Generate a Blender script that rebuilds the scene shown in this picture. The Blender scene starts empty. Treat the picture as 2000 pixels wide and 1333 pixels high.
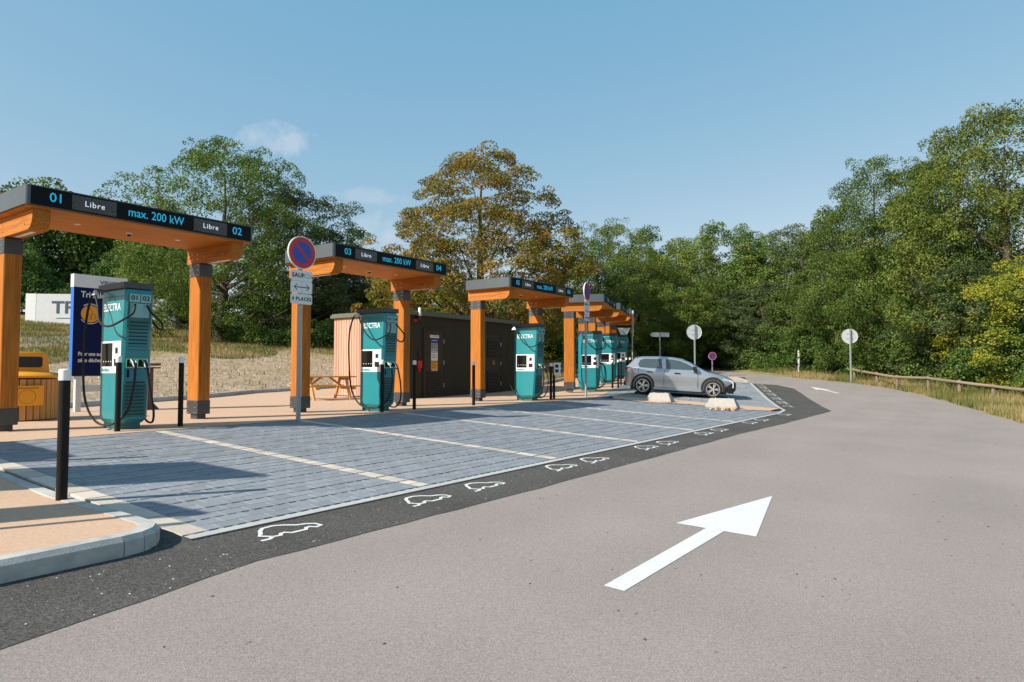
import bpy, bmesh, math, random
import numpy as np
from mathutils import Vector, Matrix, Euler

# ------------------------------------------------------------------ camera, sky, sun, exposure
SC = bpy.context.scene
COL = SC.collection
F = 1300.0; HOR = 721.0; CX = 1000.0; CY = 666.5          # photograph: 2000 x 1333
PIT = math.atan((HOR - CY) / F)
cam = bpy.data.cameras.new('camera'); cam_o = bpy.data.objects.new('camera', cam); COL.objects.link(cam_o)
cam.sensor_width = 36.0; cam.lens = F / 2000 * 36.0
cam.clip_start = 0.05; cam.clip_end = 3000
cam_o.location = (0, 0, 1.0); cam_o.rotation_euler = (math.pi / 2 + PIT, 0, 0)
SC.camera = cam_o

SUN_EL = math.radians(35.5); SUN_H = Vector((-.876, -.482)).normalized()   # horizontal direction towards the sun
W = bpy.data.worlds.new('World'); SC.world = W; W.use_nodes = True
nt = W.node_tree; nt.nodes.clear()
w_out = nt.nodes.new('ShaderNodeOutputWorld'); w_bg = nt.nodes.new('ShaderNodeBackground')
w_sky = nt.nodes.new('ShaderNodeTexSky'); w_sky.sky_type = 'NISHITA'; w_sky.sun_disc = False
w_sky.sun_elevation = SUN_EL; w_sky.sun_rotation = math.atan2(SUN_H.x, SUN_H.y)
w_sky.altitude = 100; w_sky.air_density = 1.0; w_sky.dust_density = 0.6; w_sky.ozone_density = 1.2
w_bg.inputs['Strength'].default_value = 0.108
SKY_DIR = {}
def sky_blob(px, py):
    d = Vector(((px - CX) / F, math.cos(PIT) - (CY - py) / F * math.sin(PIT), math.sin(PIT) + (CY - py) / F * math.cos(PIT)))
    return d.normalized()
# thin cloud wisps standing in the sky (direction from the observer on the ground)
w_tc = nt.nodes.new('ShaderNodeTexCoord')
w_noise = nt.nodes.new('ShaderNodeTexNoise'); w_noise.inputs['Scale'].default_value = 34; w_noise.inputs['Detail'].default_value = 5
nt.links.new(w_tc.outputs['Generated'], w_noise.inputs['Vector'])
prev = w_sky.outputs['Color']
def wisp(px, py, rx, ry, amount):
    global prev
    c = sky_blob(px, py)
    right = Vector((0, 0, 1)).cross(c).normalized() * -1; up = c.cross(right).normalized() * -1
    def dotn(v):
        n = nt.nodes.new('ShaderNodeVectorMath'); n.operation = 'DOT_PRODUCT'; n.inputs[1].default_value = v
        nt.links.new(w_tc.outputs['Generated'], n.inputs[0]); return n.outputs['Value']
    def m(op, a, b=None):
        n = nt.nodes.new('ShaderNodeMath'); n.operation = op
        for i, q in enumerate((a, b)):
            if q is None: continue
            if isinstance(q, (int, float)): n.inputs[i].default_value = q
            else: nt.links.new(q, n.inputs[i])
        return n.outputs[0]
    a = m('DIVIDE', dotn(right), rx / F); b = m('DIVIDE', dotn(up), ry / F)
    r2 = m('ADD', m('MULTIPLY', a, a), m('MULTIPLY', b, b))
    nz = m('MULTIPLY', m('SUBTRACT', w_noise.outputs['Fac'], 0.5), 4.2)
    f = m('SUBTRACT', m('SUBTRACT', 1.0, r2), nz)
    front = m('GREATER_THAN', dotn(c), 0.5)
    cl = nt.nodes.new('ShaderNodeClamp'); nt.links.new(m('MULTIPLY', f, amount), cl.inputs['Value'])
    cl.inputs['Max'].default_value = amount
    mix = nt.nodes.new('ShaderNodeMix'); mix.data_type = 'RGBA'
    nt.links.new(m('MULTIPLY', cl.outputs[0], front), mix.inputs['Factor'])
    nt.links.new(prev, mix.inputs['A']); mix.inputs['B'].default_value = (5.6, 7.0, 8.0, 1)
    prev = mix.outputs['Result']
wisp(540, 272, 75, 30, 0.30)
wisp(720, 382, 90, 16, 0.16)
wisp(740, 455, 80, 34, 0.20)
w_t = nt.nodes.new('ShaderNodeMix'); w_t.data_type = 'RGBA'; w_t.blend_type = 'MULTIPLY'; w_t.inputs['Factor'].default_value = 1
w_t.inputs['B'].default_value = (.97, .54, .31, 1); nt.links.new(prev, w_t.inputs['A'])      # the photograph's even, slightly cyan sky: a thin uniform veil over the clear-sky model
w_a = nt.nodes.new('ShaderNodeMix'); w_a.data_type = 'RGBA'; w_a.blend_type = 'ADD'; w_a.inputs['Factor'].default_value = 1
nt.links.new(w_t.outputs['Result'], w_a.inputs['A']); w_a.inputs['B'].default_value = (.20, 1.72, 3.0, 1)
nt.links.new(w_a.outputs['Result'], w_bg.inputs['Color']); nt.links.new(w_bg.outputs[0], w_out.inputs['Surface'])

sun = bpy.data.lights.new('sun', 'SUN'); sun.energy = 5.0; sun.angle = math.radians(0.53); sun.color = (1.0, 0.93, 0.82)
sun_o = bpy.data.objects.new('sun', sun); COL.objects.link(sun_o)
to_sun = Vector((SUN_H.x * math.cos(SUN_EL), SUN_H.y * math.cos(SUN_EL), math.sin(SUN_EL)))
sun_o.rotation_euler = (-to_sun).to_track_quat('-Z', 'Y').to_euler()
sun_o.location = (-30, -15, 30)
SC.view_settings.view_transform = 'Standard'; SC.view_settings.look = 'None'
SC.view_settings.exposure = 0.58; SC.view_settings.gamma = 1.0

# ------------------------------------------------------------------ place: frames of reference and ground height
R1 = (.582, .813); P1 = (.813, -.582)              # along the first row of bays / from the platform towards the road
TH1 = math.atan2(R1[1], R1[0])
CRN = (8.76, 21.77)                                # the corner where the second row turns off
R2 = (.27, .963); P2 = (.963, -.27)
TH2 = math.atan2(R2[1], R2[0])
def V1(r, p): return (R1[0] * r + P1[0] * p, R1[1] * r + P1[1] * p)
def V2(s, q): return (CRN[0] + R2[0] * s + P2[0] * q, CRN[1] + R2[1] * s + P2[1] * q)
def clamp(t, a, b): return max(a, min(b, t))
def G(x, y):
    p = P1[0] * x + P1[1] * y
    t = y - 24
    rise = 0 if t < -3 else (.035 * t if t > 3 else .035 * (t + 3) ** 2 / 12)
    return -.049 * clamp(p + 11, 0, 12.5) + rise
def gpix(px, py, zf=None):
    """ground point seen at a pixel of the photograph"""
    u = (px - CX) / F; v = (CY - py) / F; c, s = math.cos(PIT), math.sin(PIT)
    d = (u, c - v * s, s + v * c)
    f = lambda t: 1 + d[2] * t - (zf or G)(d[0] * t, d[1] * t)
    t = 1.0; pv = t
    while t < 300 and f(t) > 0: pv = t; t *= 1.02
    lo, hi = pv, t
    for _ in range(40):
        m = (lo + hi) / 2
        if f(m) > 0: lo = m
        else: hi = m
    return (d[0] * lo, d[1] * lo)

# paved area outline (platform + road), counter-clockwise; outside it lies the terrain
PLATFORM_BACK = [(-17.5, -6), (-13.2, 6), (-11.3, 17.2), (-9.9, 25.6), (-7.2, 29.6), (1.4, 31.0), (4.6, 41.0), (5.2, 44.5)]
VERGE = [(16.5, -16), (14.2, 5), (14.0, 13), (14.6, 18.9), (17.0, 24.6), (18.7, 30.4), (19.4, 35.0), (18.6, 38.0), (16.6, 40.2), (15.7, 44), (15.6, 52), (14.0, 70)]
OUTLINE = [(-17.5, -16)] + [VERGE[0]] + VERGE[1:] + [(9.2, 70), (9.2, 47), (8.0, 44.5)] + PLATFORM_BACK[::-1]
OA = np.array(OUTLINE)
def outline_dist(x, y):
    """distance outside the paved outline (0 inside), for arrays"""
    x = np.asarray(x, float); y = np.asarray(y, float)
    best = np.full(x.shape, 1e9); inside = np.zeros(x.shape, bool)
    n = len(OA)
    for i in range(n):
        ax, ay = OA[i]; bx, by = OA[(i + 1) % n]
        dx, dy = bx - ax, by - ay
        t = np.clip(((x - ax) * dx + (y - ay) * dy) / (dx * dx + dy * dy), 0, 1)
        best = np.minimum(best, np.hypot(x - ax - t * dx, y - ay - t * dy))
        cond = ((ay > y) != (by > y))
        xi = ax + (y - ay) / (by - ay if by != ay else 1e-9) * dx
        inside ^= cond & (x < xi)
    return np.where(inside, -best, best)
def Tarr(x, y):
    x = np.asarray(x, float); y = np.asarray(y, float)
    p = P1[0] * x + P1[1] * y; t = np.minimum(y, 75) - 24
    rise = np.where(t < -3, 0, np.where(t > 3, .035 * t, .035 * (t + 3) ** 2 / 12))
    g = -.049 * np.clip(p + 11, 0, 12.5) + rise
    d = outline_dist(x, y)
    left = np.clip((6.5 + .08 * (y - 44) - x) / 3.0, 0, 1)     # 1 = bank side, 0 = verge side
    dl = np.clip(d - .25, 0, None)
    bank = np.minimum(.088 * dl + .05 * np.sin(x * .31 + y * .17) * np.clip(dl / 4, 0, 1), 2.6 + .05 * dl)
    verge = np.clip(.05 * dl, 0, 1.2)
    z = g + left * bank + (1 - left) * verge
    return np.where(d < 0, np.maximum(g - .09, g - .09), z - .02)
def T(x, y): return float(Tarr(np.array([x]), np.array([y]))[0])

# ------------------------------------------------------------------ materials
MATS = {}
def mat(name, col, rough=.6, var=.12, scale=8, bump=0, bscale=60, metal=0, spec=.5, emit=None, estr=0, rnd=0, stretch=None, detail=4, coat=0, island=0, speck=0, sscale=250, alpha=None, wear=None, tracks=0):
    if name in MATS: return MATS[name]
    m = bpy.data.materials.new(name); m.use_nodes = True; t = m.node_tree; N = t.nodes; L = t.links
    b = N['Principled BSDF']
    b.inputs['Roughness'].default_value = rough; b.inputs['Metallic'].default_value = metal
    b.inputs['Specular IOR Level'].default_value = spec
    if coat: b.inputs['Coat Weight'].default_value = coat; b.inputs['Coat Roughness'].default_value = .05
    tc = N.new('ShaderNodeTexCoord'); vec = tc.outputs['Object']
    if stretch:
        mp = N.new('ShaderNodeMapping'); mp.inputs['Scale'].default_value = stretch; L.new(vec, mp.inputs['Vector']); vec = mp.outputs[0]
    nz = N.new('ShaderNodeTexNoise'); nz.inputs['Scale'].default_value = scale; nz.inputs['Detail'].default_value = detail
    nz.inputs['Roughness'].default_value = .6
    L.new(vec, nz.inputs['Vector'])
    rp = N.new('ShaderNodeValToRGB')
    rp.color_ramp.elements[0].position = .3; rp.color_ramp.elements[1].position = .7
    rp.color_ramp.elements[0].color = tuple(c * (1 - var) for c in col) + (1,)
    rp.color_ramp.elements[1].color = tuple(min(1, c * (1 + var)) for c in col) + (1,)
    L.new(nz.outputs['Fac'], rp.inputs['Fac']); out = rp.outputs['Color']
    def mul(out, src, lo, hi):
        mr = N.new('ShaderNodeMapRange'); mr.inputs['To Min'].default_value = lo; mr.inputs['To Max'].default_value = hi
        L.new(src, mr.inputs['Value'])
        mx = N.new('ShaderNodeMix'); mx.data_type = 'RGBA'; mx.blend_type = 'MULTIPLY'; mx.inputs['Factor'].default_value = 1
        L.new(out, mx.inputs['A']); L.new(mr.outputs[0], mx.inputs['B']); return mx.outputs['Result']
    if wear:                                       # large soft patches
        n2 = N.new('ShaderNodeTexNoise'); n2.inputs['Scale'].default_value = wear[0]; n2.inputs['Detail'].default_value = 3
        L.new(tc.outputs['Object'], n2.inputs['Vector']); out = mul(out, n2.outputs['Fac'], 1 - wear[1], 1 + wear[1])
    if tracks:                                     # faint darker wheel lanes along the road and a few drips
        mp2 = N.new('ShaderNodeMapping'); mp2.inputs['Rotation'].default_value = (0, 0, -TH1); L.new(tc.outputs['Object'], mp2.inputs['Vector'])
        sp2 = N.new('ShaderNodeSeparateXYZ'); L.new(mp2.outputs[0], sp2.inputs[0])
        nw = N.new('ShaderNodeTexNoise'); nw.inputs['Scale'].default_value = .12; L.new(tc.outputs['Object'], nw.inputs['Vector'])
        aa = N.new('ShaderNodeMath'); aa.operation = 'MULTIPLY_ADD'; L.new(nw.outputs['Fac'], aa.inputs[0]); aa.inputs[1].default_value = 2.2; L.new(sp2.outputs['Y'], aa.inputs[2])
        ab = N.new('ShaderNodeMath'); ab.operation = 'MULTIPLY'; L.new(aa.outputs[0], ab.inputs[0]); ab.inputs[1].default_value = 3.6
        sn = N.new('ShaderNodeMath'); sn.operation = 'SINE'; L.new(ab.outputs[0], sn.inputs[0])
        mr_ = N.new('ShaderNodeMapRange'); mr_.inputs['From Min'].default_value = -1; L.new(sn.outputs[0], mr_.inputs['Value']); out = mul(out, mr_.outputs[0], 1 - tracks, 1 + tracks)
        vd = N.new('ShaderNodeTexVoronoi'); vd.inputs['Scale'].default_value = 2.1; L.new(tc.outputs['Object'], vd.inputs['Vector'])
        md_ = N.new('ShaderNodeMapRange'); md_.inputs['From Min'].default_value = .015; md_.inputs['From Max'].default_value = .05; L.new(vd.outputs['Distance'], md_.inputs['Value']); out = mul(out, md_.outputs[0], .72, 1.0)
    if speck:
        n3 = N.new('ShaderNodeTexVoronoi'); n3.inputs['Scale'].default_value = sscale; L.new(tc.outputs['Object'], n3.inputs['Vector'])
        sx = N.new('ShaderNodeSeparateColor'); L.new(n3.outputs['Color'], sx.inputs[0]); out = mul(out, sx.outputs[0], 1 - speck, 1 + speck)
    if rnd:
        oi = N.new('ShaderNodeObjectInfo'); out = mul(out, oi.outputs['Random'], 1 - rnd, 1 + rnd)
    if island:
        ge = N.new('ShaderNodeNewGeometry'); out = mul(out, ge.outputs['Random Per Island'], 1 - island, 1 + island)
    L.new(out, b.inputs['Base Color'])
    if bump:
        n4 = N.new('ShaderNodeTexNoise'); n4.inputs['Scale'].default_value = bscale; n4.inputs['Detail'].default_value = 3; L.new(vec, n4.inputs['Vector'])
        bp = N.new('ShaderNodeBump'); bp.inputs['Strength'].default_value = bump; bp.inputs['Distance'].default_value = .01
        L.new(n4.outputs['Fac'], bp.inputs['Height']); L.new(bp.outputs[0], b.inputs['Normal'])
    if emit:
        b.inputs['Emission Color'].default_value = tuple(emit) + (1,); b.inputs['Emission Strength'].default_value = estr
    MATS[name] = m; return m
def leafmat(name, c0, c1, c2, transl=.30):
    m = bpy.data.materials.new(name); m.use_nodes = True; t = m.node_tree; N = t.nodes; L = t.links
    b = N['Principled BSDF']; b.inputs['Roughness'].default_value = .6; b.inputs['Specular IOR Level'].default_value = .12
    at = N.new('ShaderNodeAttribute'); at.attribute_name = 'tint'
    rp = N.new('ShaderNodeValToRGB'); e = rp.color_ramp.elements
    e[0].position = 0; e[0].color = tuple(c0) + (1,); e[1].position = 1; e[1].color = tuple(c2) + (1,)
    k = e.new(.5); k.color = tuple(c1) + (1,)
    L.new(at.outputs['Fac'], rp.inputs['Fac'])
    oi = N.new('ShaderNodeObjectInfo'); mr = N.new('ShaderNodeMapRange'); mr.inputs['To Min'].default_value = .82; mr.inputs['To Max'].default_value = 1.18
    L.new(oi.outputs['Random'], mr.inputs['Value'])
    mx = N.new('ShaderNodeMix'); mx.data_type = 'RGBA'; mx.blend_type = 'MULTIPLY'; mx.inputs['Factor'].default_value = 1
    L.new(rp.outputs['Color'], mx.inputs['A']); L.new(mr.outputs[0], mx.inputs['B'])
    hs = N.new('ShaderNodeHueSaturation'); m3 = N.new('ShaderNodeMapRange'); m3.inputs['To Min'].default_value = .478; m3.inputs['To Max'].default_value = .518
    fr = N.new('ShaderNodeMath'); fr.operation = 'FRACT'; f7 = N.new('ShaderNodeMath'); f7.operation = 'MULTIPLY'; f7.inputs[1].default_value = 7.31
    L.new(oi.outputs['Random'], f7.inputs[0]); L.new(f7.outputs[0], fr.inputs[0]); L.new(fr.outputs[0], m3.inputs['Value']); L.new(m3.outputs[0], hs.inputs['Hue'])
    L.new(mx.outputs['Result'], hs.inputs['Color'])
    L.new(hs.outputs['Color'], b.inputs['Base Color'])
    tr = N.new('ShaderNodeBsdfTranslucent'); L.new(hs.outputs['Color'], tr.inputs['Color'])
    ms = N.new('ShaderNodeMixShader'); ms.inputs['Fac'].default_value = transl
    L.new(b.outputs[0], ms.inputs[1]); L.new(tr.outputs[0], ms.inputs[2]); L.new(ms.outputs[0], N['Material Output'].inputs['Surface'])
    return m

M_ROAD = mat('road asphalt', (.272, .236, .217), .88, .10, 60, .35, 260, speck=.30, sscale=210, spec=.2, wear=(.45, .16), tracks=.022)
M_DARK = mat('fresh asphalt', (.078, .074, .069), .9, .25, 40, .5, 200, speck=.55, sscale=120, wear=(.9, .38), spec=.2)
M_BED = mat('joint grit', (.035, .037, .04), .95, .3, 120)
M_PAVER = mat('blue grey paver', (.205, .222, .245), .75, .10, 14, .25, 150, rnd=.10, island=.12, speck=.08, sscale=180)
M_BLOCK = mat('pale paver', (.50, .43, .36), .8, .10, 20, .2, 120, rnd=.16, island=.10)
M_EDGE = mat('concrete edging', (.40, .40, .39), .8, .1, 12, .2, 100)
M_RESIN = mat('beige resin gravel', (.50, .335, .225), .88, .07, 30, .35, 200, speck=.14, sscale=120, wear=(.5, .07))
M_KERB = mat('kerb concrete', (.40, .39, .37), .85, .16, 9, .3, 90, wear=(2.5, .30))
M_WHITE = mat('white road paint', (.63, .63, .63), .7, .07, 18, .3, 200, speck=.10, sscale=160, wear=(3, .06))
M_WOODZ = mat('glulam upright', (.385, .132, .018), .65, .34, 3.0, .10, 6, stretch=(14, 14, .6), detail=6, spec=.2, wear=(.9, .10))
M_WOODY = mat('glulam beam', (.385, .132, .018), .65, .34, 3.0, .10, 6, stretch=(14, .6, 14), detail=6, spec=.2, wear=(.9, .10))
M_WOODX = mat('plywood soffit', (.50, .175, .022), .6, .20, 2.6, .06, 6, stretch=(.7, 6, 6), detail=6, spec=.25, wear=(.9, .10))
M_STEEL = mat('dark steel', (.055, .057, .06), .45, .1, 12, metal=.3)
M_GALV = mat('galvanised bolt', (.5, .51, .52), .35, .1, 40, metal=.8)
M_FASCIA = mat('slate fascia', (.075, .095, .105), .38, .05, 6, metal=.25)
M_FSIGN = mat('sign black', (.005, .007, .009), .55, .05, 6, spec=.12)
M_LED = mat('led display', (.040, .042, .040), .35, .5, 40, speck=.5, sscale=60)
M_CYAN = mat('cyan lettering', (.01, .30, .46), .4, .02, 5, emit=(.02, .50, .80), estr=.28)
M_LEDW = mat('led white', (.8, .82, .85), .4, .02, 5, emit=(.8, .85, .95), estr=.35)
M_TEAL = mat('teal paint', (.012, .205, .235), .38, .05, 3, coat=.25)
M_TEALD = mat('deep teal paint', (.006, .120, .128), .42, .05, 3, coat=.15)
M_TEALL = mat('pale teal panel', (.22, .44, .44), .4, .04, 3)
M_GROOVE = mat('vent groove', (.004, .035, .04), .7, .05, 5)
M_WHITEP = mat('white plastic', (.78, .80, .80), .35, .03, 5)
M_BLACKP = mat('black plastic', (.012, .012, .013), .4, .1, 8)
M_RUBBER = mat('cable rubber', (.014, .015, .018), .6, .15, 12, spec=.25)
M_SCREEN = mat('screen glass', (.006, .006, .008), .08, .1, 4, spec=.6)
M_BOLL = mat('bollard black', (.009, .007, .006), .55, .15, 20, spec=.22)
M_GREEN = mat('led green', (.15, .6, .2), .4, .02, 5, emit=(.2, .8, .3), estr=.25)
M_POLE = mat('grey sign pole', (.30, .34, .36), .45, .06, 12, metal=.3)
M_SIGNBACK = mat('sign back', (.52, .55, .56), .45, .06, 8, metal=.2)
M_RED = mat('sign red', (.50, .012, .018), .4, .03, 6)
M_BLUE = mat('sign blue', (.008, .055, .36), .4, .03, 6)
M_SIGNW = mat('sign white', (.66, .68, .68), .4, .04, 6)
M_INK = mat('black ink', (.012, .012, .014), .5, .05, 6)
M_NAVY = mat('info sign navy', (.002, .008, .055), .6, .04, 5, spec=.15)
M_NAVYS = mat('info sign blue edge', (.01, .12, .50), .4, .04, 5)
M_OCHRE = mat('ochre', (.72, .30, .01), .5, .05, 6)
M_OLIVE = mat('olive cladding', (.024, .020, .007), .75, .08, 3, wear=(.8, .08))
M_OLIVED = mat('olive door', (.030, .024, .008), .7, .08, 3, wear=(.8, .08))
M_ROOFT = mat('roof trim green', (.10, .11, .075), .55, .06, 6)
M_LARCH = mat('larch board', (.46, .275, .19), .7, .12, 3, .1, 6, stretch=(12, 12, .8), rnd=.14)
M_PINE = mat('pine plank', (.50, .26, .075), .6, .18, 3, .1, 6, stretch=(1.0, 14, 14), rnd=.12)
M_SLAT = mat('bin slat', (.50, .26, .075), .6, .16, 3, .1, 6, stretch=(12, 12, 1), rnd=.15)
M_LOG = mat('weathered log', (.20, .155, .105), .85, .2, 3, .3, 20, stretch=(1, 10, 10), rnd=.15)
M_BARK = mat('bark', (.085, .062, .045), .95, .3, 4, .6, 12, stretch=(6, 6, 1))
M_CONC = mat('white concrete', (.34, .32, .295), .85, .10, 10, .2, 60)
M_RUBBLE = mat('rubble', (.42, .27, .15), .9, .2, 20, .3, 40, rnd=.3)
M_CARP = mat('silver car paint', (.42, .45, .48), .28, .03, 3, metal=.75, coat=.8)
M_GLASS = mat('car glass', (.045, .065, .070), .06, .05, 3, spec=.9, coat=.6)
M_TYRE = mat('tyre', (.016, .016, .016), .85, .1, 20)
M_ALLOY = mat('alloy', (.62, .63, .64), .3, .03, 6, metal=.8)
M_LAMP = mat('lamp glass', (.65, .70, .74), .08, .05, 20, spec=.8)
M_TAIL = mat('tail lamp', (.35, .01, .01), .2, .05, 20)
M_TRUCK = mat('trailer tarpaulin', (.62, .64, .66), .5, .04, 3, wear=(.5, .06))
M_TRUCKW = mat('truck white', (.78, .79, .80), .4, .03, 3)
M_YELLOW = mat('bin yellow', (.78, .33, .006), .4, .03, 4, coat=.2)
M_BROWN = mat('brown recycled plastic', (.10, .055, .035), .6, .1, 8)
M_PATH = mat('service road', (.34, .33, .33), .9, .08, 20, .2, 90)
M_LEAF_A = leafmat('leaf mid green', (0.082, 0.128, 0.024), (0.133, 0.195, 0.038), (0.234, 0.289, 0.060))
M_LEAF_B = leafmat('leaf deep green', (0.056, 0.102, 0.023), (0.096, 0.156, 0.034), (0.172, 0.234, 0.054))
M_LEAF_O = leafmat('leaf turning oak', (.125, .140, .030), (.215, .190, .034), (.360, .215, .030))
M_LEAF_Y = leafmat('leaf yellow green', (0.117, 0.163, 0.024), (0.218, 0.257, 0.034), (0.406, 0.367, 0.044))
M_GRASS = leafmat('grass blades', (.10, .125, .03), (.22, .20, .075), (.38, .29, .14), .3)

# ground: dry grass and bare earth, mixed by an attribute
m = bpy.data.materials.new('dry ground'); m.use_nodes = True; t = m.node_tree; N = t.nodes; L = t.links
b = N['Principled BSDF']; b.inputs['Roughness'].default_value = .95; b.inputs['Specular IOR Level'].default_value = .1
tc = N.new('ShaderNodeTexCoord')
def _ramp(scale, cols, detail=8):
    nz = N.new('ShaderNodeTexNoise'); nz.inputs['Scale'].default_value = scale; nz.inputs['Detail'].default_value = detail; nz.inputs['Roughness'].default_value = .7
    L.new(tc.outputs['Object'], nz.inputs['Vector']); r = N.new('ShaderNodeValToRGB')
    r.color_ramp.elements[0].position = .32; r.color_ramp.elements[1].position = .68
    r.color_ramp.elements[0].color = cols[0] + (1,); r.color_ramp.elements[1].color = cols[1] + (1,)
    L.new(nz.outputs['Fac'], r.inputs['Fac']); return r.outputs['Color'], nz.outputs['Fac']
dirt, _ = _ramp(1.6, ((.25, .185, .125), (.42, .32, .225)))
gras, gf = _ramp(2.4, ((.13, .14, .045), (.32, .27, .12)))
at = N.new('ShaderNodeAttribute'); at.attribute_name = 'dirt'
nz = N.new('ShaderNodeTexNoise'); nz.inputs['Scale'].default_value = .55; nz.inputs['Detail'].default_value = 7; L.new(tc.outputs['Object'], nz.inputs['Vector'])
ad = N.new('ShaderNodeMath'); ad.operation = 'MULTIPLY_ADD'; L.new(nz.outputs['Fac'], ad.inputs[0]); ad.inputs[1].default_value = 2.2; ad.inputs[2].default_value = -1.1
a2 = N.new('ShaderNodeMath'); a2.operation = 'ADD'; a2.use_clamp = True; L.new(ad.outputs[0], a2.inputs[0]); L.new(at.outputs['Fac'], a2.inputs[1])
mx = N.new('ShaderNodeMix'); mx.data_type = 'RGBA'; L.new(a2.outputs[0], mx.inputs['Factor']); L.new(gras, mx.inputs['A']); L.new(dirt, mx.inputs['B'])
vo = N.new('ShaderNodeTexVoronoi'); vo.inputs['Scale'].default_value = 9; L.new(tc.outputs['Object'], vo.inputs['Vector'])
sp = N.new('ShaderNodeSeparateColor'); L.new(vo.outputs['Color'], sp.inputs[0])
mr = N.new('ShaderNodeMapRange'); mr.inputs['To Min'].default_value = .78; mr.inputs['To Max'].default_value = 1.2; L.new(sp.outputs[0], mr.inputs['Value'])
m2 = N.new('ShaderNodeMix'); m2.data_type = 'RGBA'; m2.blend_type = 'MULTIPLY'; m2.inputs['Factor'].default_value = 1
L.new(mx.outputs['Result'], m2.inputs['A']); L.new(mr.outputs[0], m2.inputs['B']); L.new(m2.outputs['Result'], b.inputs['Base Color'])
bn = N.new('ShaderNodeTexNoise'); bn.inputs['Scale'].default_value = 5; bn.inputs['Detail'].default_value = 8; L.new(tc.outputs['Object'], bn.inputs['Vector'])
bp = N.new('ShaderNodeBump'); bp.inputs['Strength'].default_value = .9; bp.inputs['Distance'].default_value = .12; L.new(bn.outputs['Fac'], bp.inputs['Height']); L.new(bp.outputs[0], b.inputs['Normal'])
M_GROUND = m

# ------------------------------------------------------------------ builders
def link(o, parent=None):
    COL.objects.link(o)
    if parent: o.parent = parent
    return o
def tag(o, label=None, cat=None, group=None, kind=None):
    if label: o['label'] = label
    if cat: o['category'] = cat
    if group: o['group'] = group
    if kind: o['kind'] = kind
    return o
def empty(name, loc, rz=0, label=None, cat=None, group=None):
    o = bpy.data.objects.new(name, None); o.empty_display_size = .2; link(o)
    o.location = loc; o.rotation_euler = (0, 0, rz); return tag(o, label, cat, group)
class MB:
    def __init__(s): s.v = []; s.f = []
    def add(s, vs, fs):
        n = len(s.v); s.v += [tuple(q) for q in vs]; s.f += [tuple(i + n for i in f) for f in fs]; return s
    def box(s, x0, x1, y0, y1, z0, z1, c=0):
        if c <= 0:
            return s.add([(x0, y0, z0), (x1, y0, z0), (x1, y1, z0), (x0, y1, z0), (x0, y0, z1), (x1, y0, z1), (x1, y1, z1), (x0, y1, z1)],
                         [(0, 3, 2, 1), (4, 5, 6, 7), (0, 1, 5, 4), (1, 2, 6, 5), (2, 3, 7, 6), (3, 0, 4, 7)])
        def ring(i, z): return rect_ring(x0 + i, x1 - i, y0 + i, y1 - i, c - i if c > i else .0005, z, 1)
        return s.loft([ring(c * .7, z0), ring(0, z0 + c * .7), ring(0, z1 - c * .7), ring(c * .7, z1)])
    def loft(s, rings, cap=True, closed=True):
        n = len(rings[0]); vs = [q for r in rings for q in r]; fs = []
        for k in range(len(rings) - 1):
            for i in range(n if closed else n - 1):
                j = (i + 1) % n; fs.append((k * n + i, k * n + j, (k + 1) * n + j, (k + 1) * n + i))
        if cap:
            fs.append(tuple(range(n))[::-1]); fs.append(tuple((len(rings) - 1) * n + i for i in range(n)))
        return s.add(vs, fs)
    def tube(s, pts, rad, n=8, cap=True):
        pts = [Vector(p) for p in pts]; rad = [float(q) for q in rad] if isinstance(rad, (list, tuple)) else [rad] * len(pts)
        rings = []; up = None
        for i, p in enumerate(pts):
            d = (pts[min(i + 1, len(pts) - 1)] - pts[max(i - 1, 0)]).normalized()
            if up is None: up = Vector((0, 0, 1)) if abs(d.z) < .9 else Vector((1, 0, 0))
            a = d.cross(up).normalized(); bq = a.cross(d).normalized(); up = bq
            rings.append([p + rad[i] * (math.cos(2 * math.pi * k / n) * a + math.sin(2 * math.pi * k / n) * bq) for k in range(n)])
        return s.loft(rings, cap)
    def lathe(s, prof, n=20, c=(0, 0, 0)):
        return s.loft([[(c[0] + r * math.cos(2 * math.pi * k / n), c[1] + r * math.sin(2 * math.pi * k / n), c[2] + z) for k in range(n)] for r, z in prof])
    def prism(s, poly, axis, a, b2):
        """extrude a 2D polygon along axis 'x','y' or 'z' from a to b2"""
        def P(q, t): return (t, q[0], q[1]) if axis == 'x' else ((q[0], t, q[1]) if axis == 'y' else (q[0], q[1], t))
        return s.loft([[P(q, a) for q in poly], [P(q, b2) for q in poly]])
    def disc(s, c, n, r0, r1, t, seg=32):
        """ring or disc in the x-z plane facing -y at y=c[1], thickness t"""
        pr = [(r1, 0), (r1, t)] if r0 == 0 else None
        if r0 == 0:
            return s.loft([[(c[0] + r1 * math.cos(2 * math.pi * k / seg), c[1] + yy, c[2] + r1 * math.sin(2 * math.pi * k / seg)) for k in range(seg)] for yy in (0, t)])
        vs = []; fs = []
        for k in range(seg):
            a = 2 * math.pi * k / seg
            for rr in (r0, r1): vs.append((c[0] + rr * math.cos(a), c[1], c[2] + rr * math.sin(a)))
        for k in range(seg):
            j = (k + 1) % seg; fs.append((2 * k, 2 * k + 1, 2 * j + 1, 2 * j))
        return s.add(vs, fs)
    def mesh(s, name, m, smooth=False):
        me = bpy.data.meshes.new(name); me.from_pydata(s.v, [], s.f); me.materials.append(m)
        bm = bmesh.new(); bm.from_mesh(me); bmesh.ops.recalc_face_normals(bm, faces=bm.faces); bm.to_mesh(me); bm.free()
        if smooth:
            me.shade_smooth()
            try: me.set_sharp_from_angle(angle=math.radians(35))
            except Exception: pass
        return me
    def build(s, name, m, parent=None, smooth=False):
        o = bpy.data.objects.new(name, s.mesh(name, m, smooth)); return link(o, parent)
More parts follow.
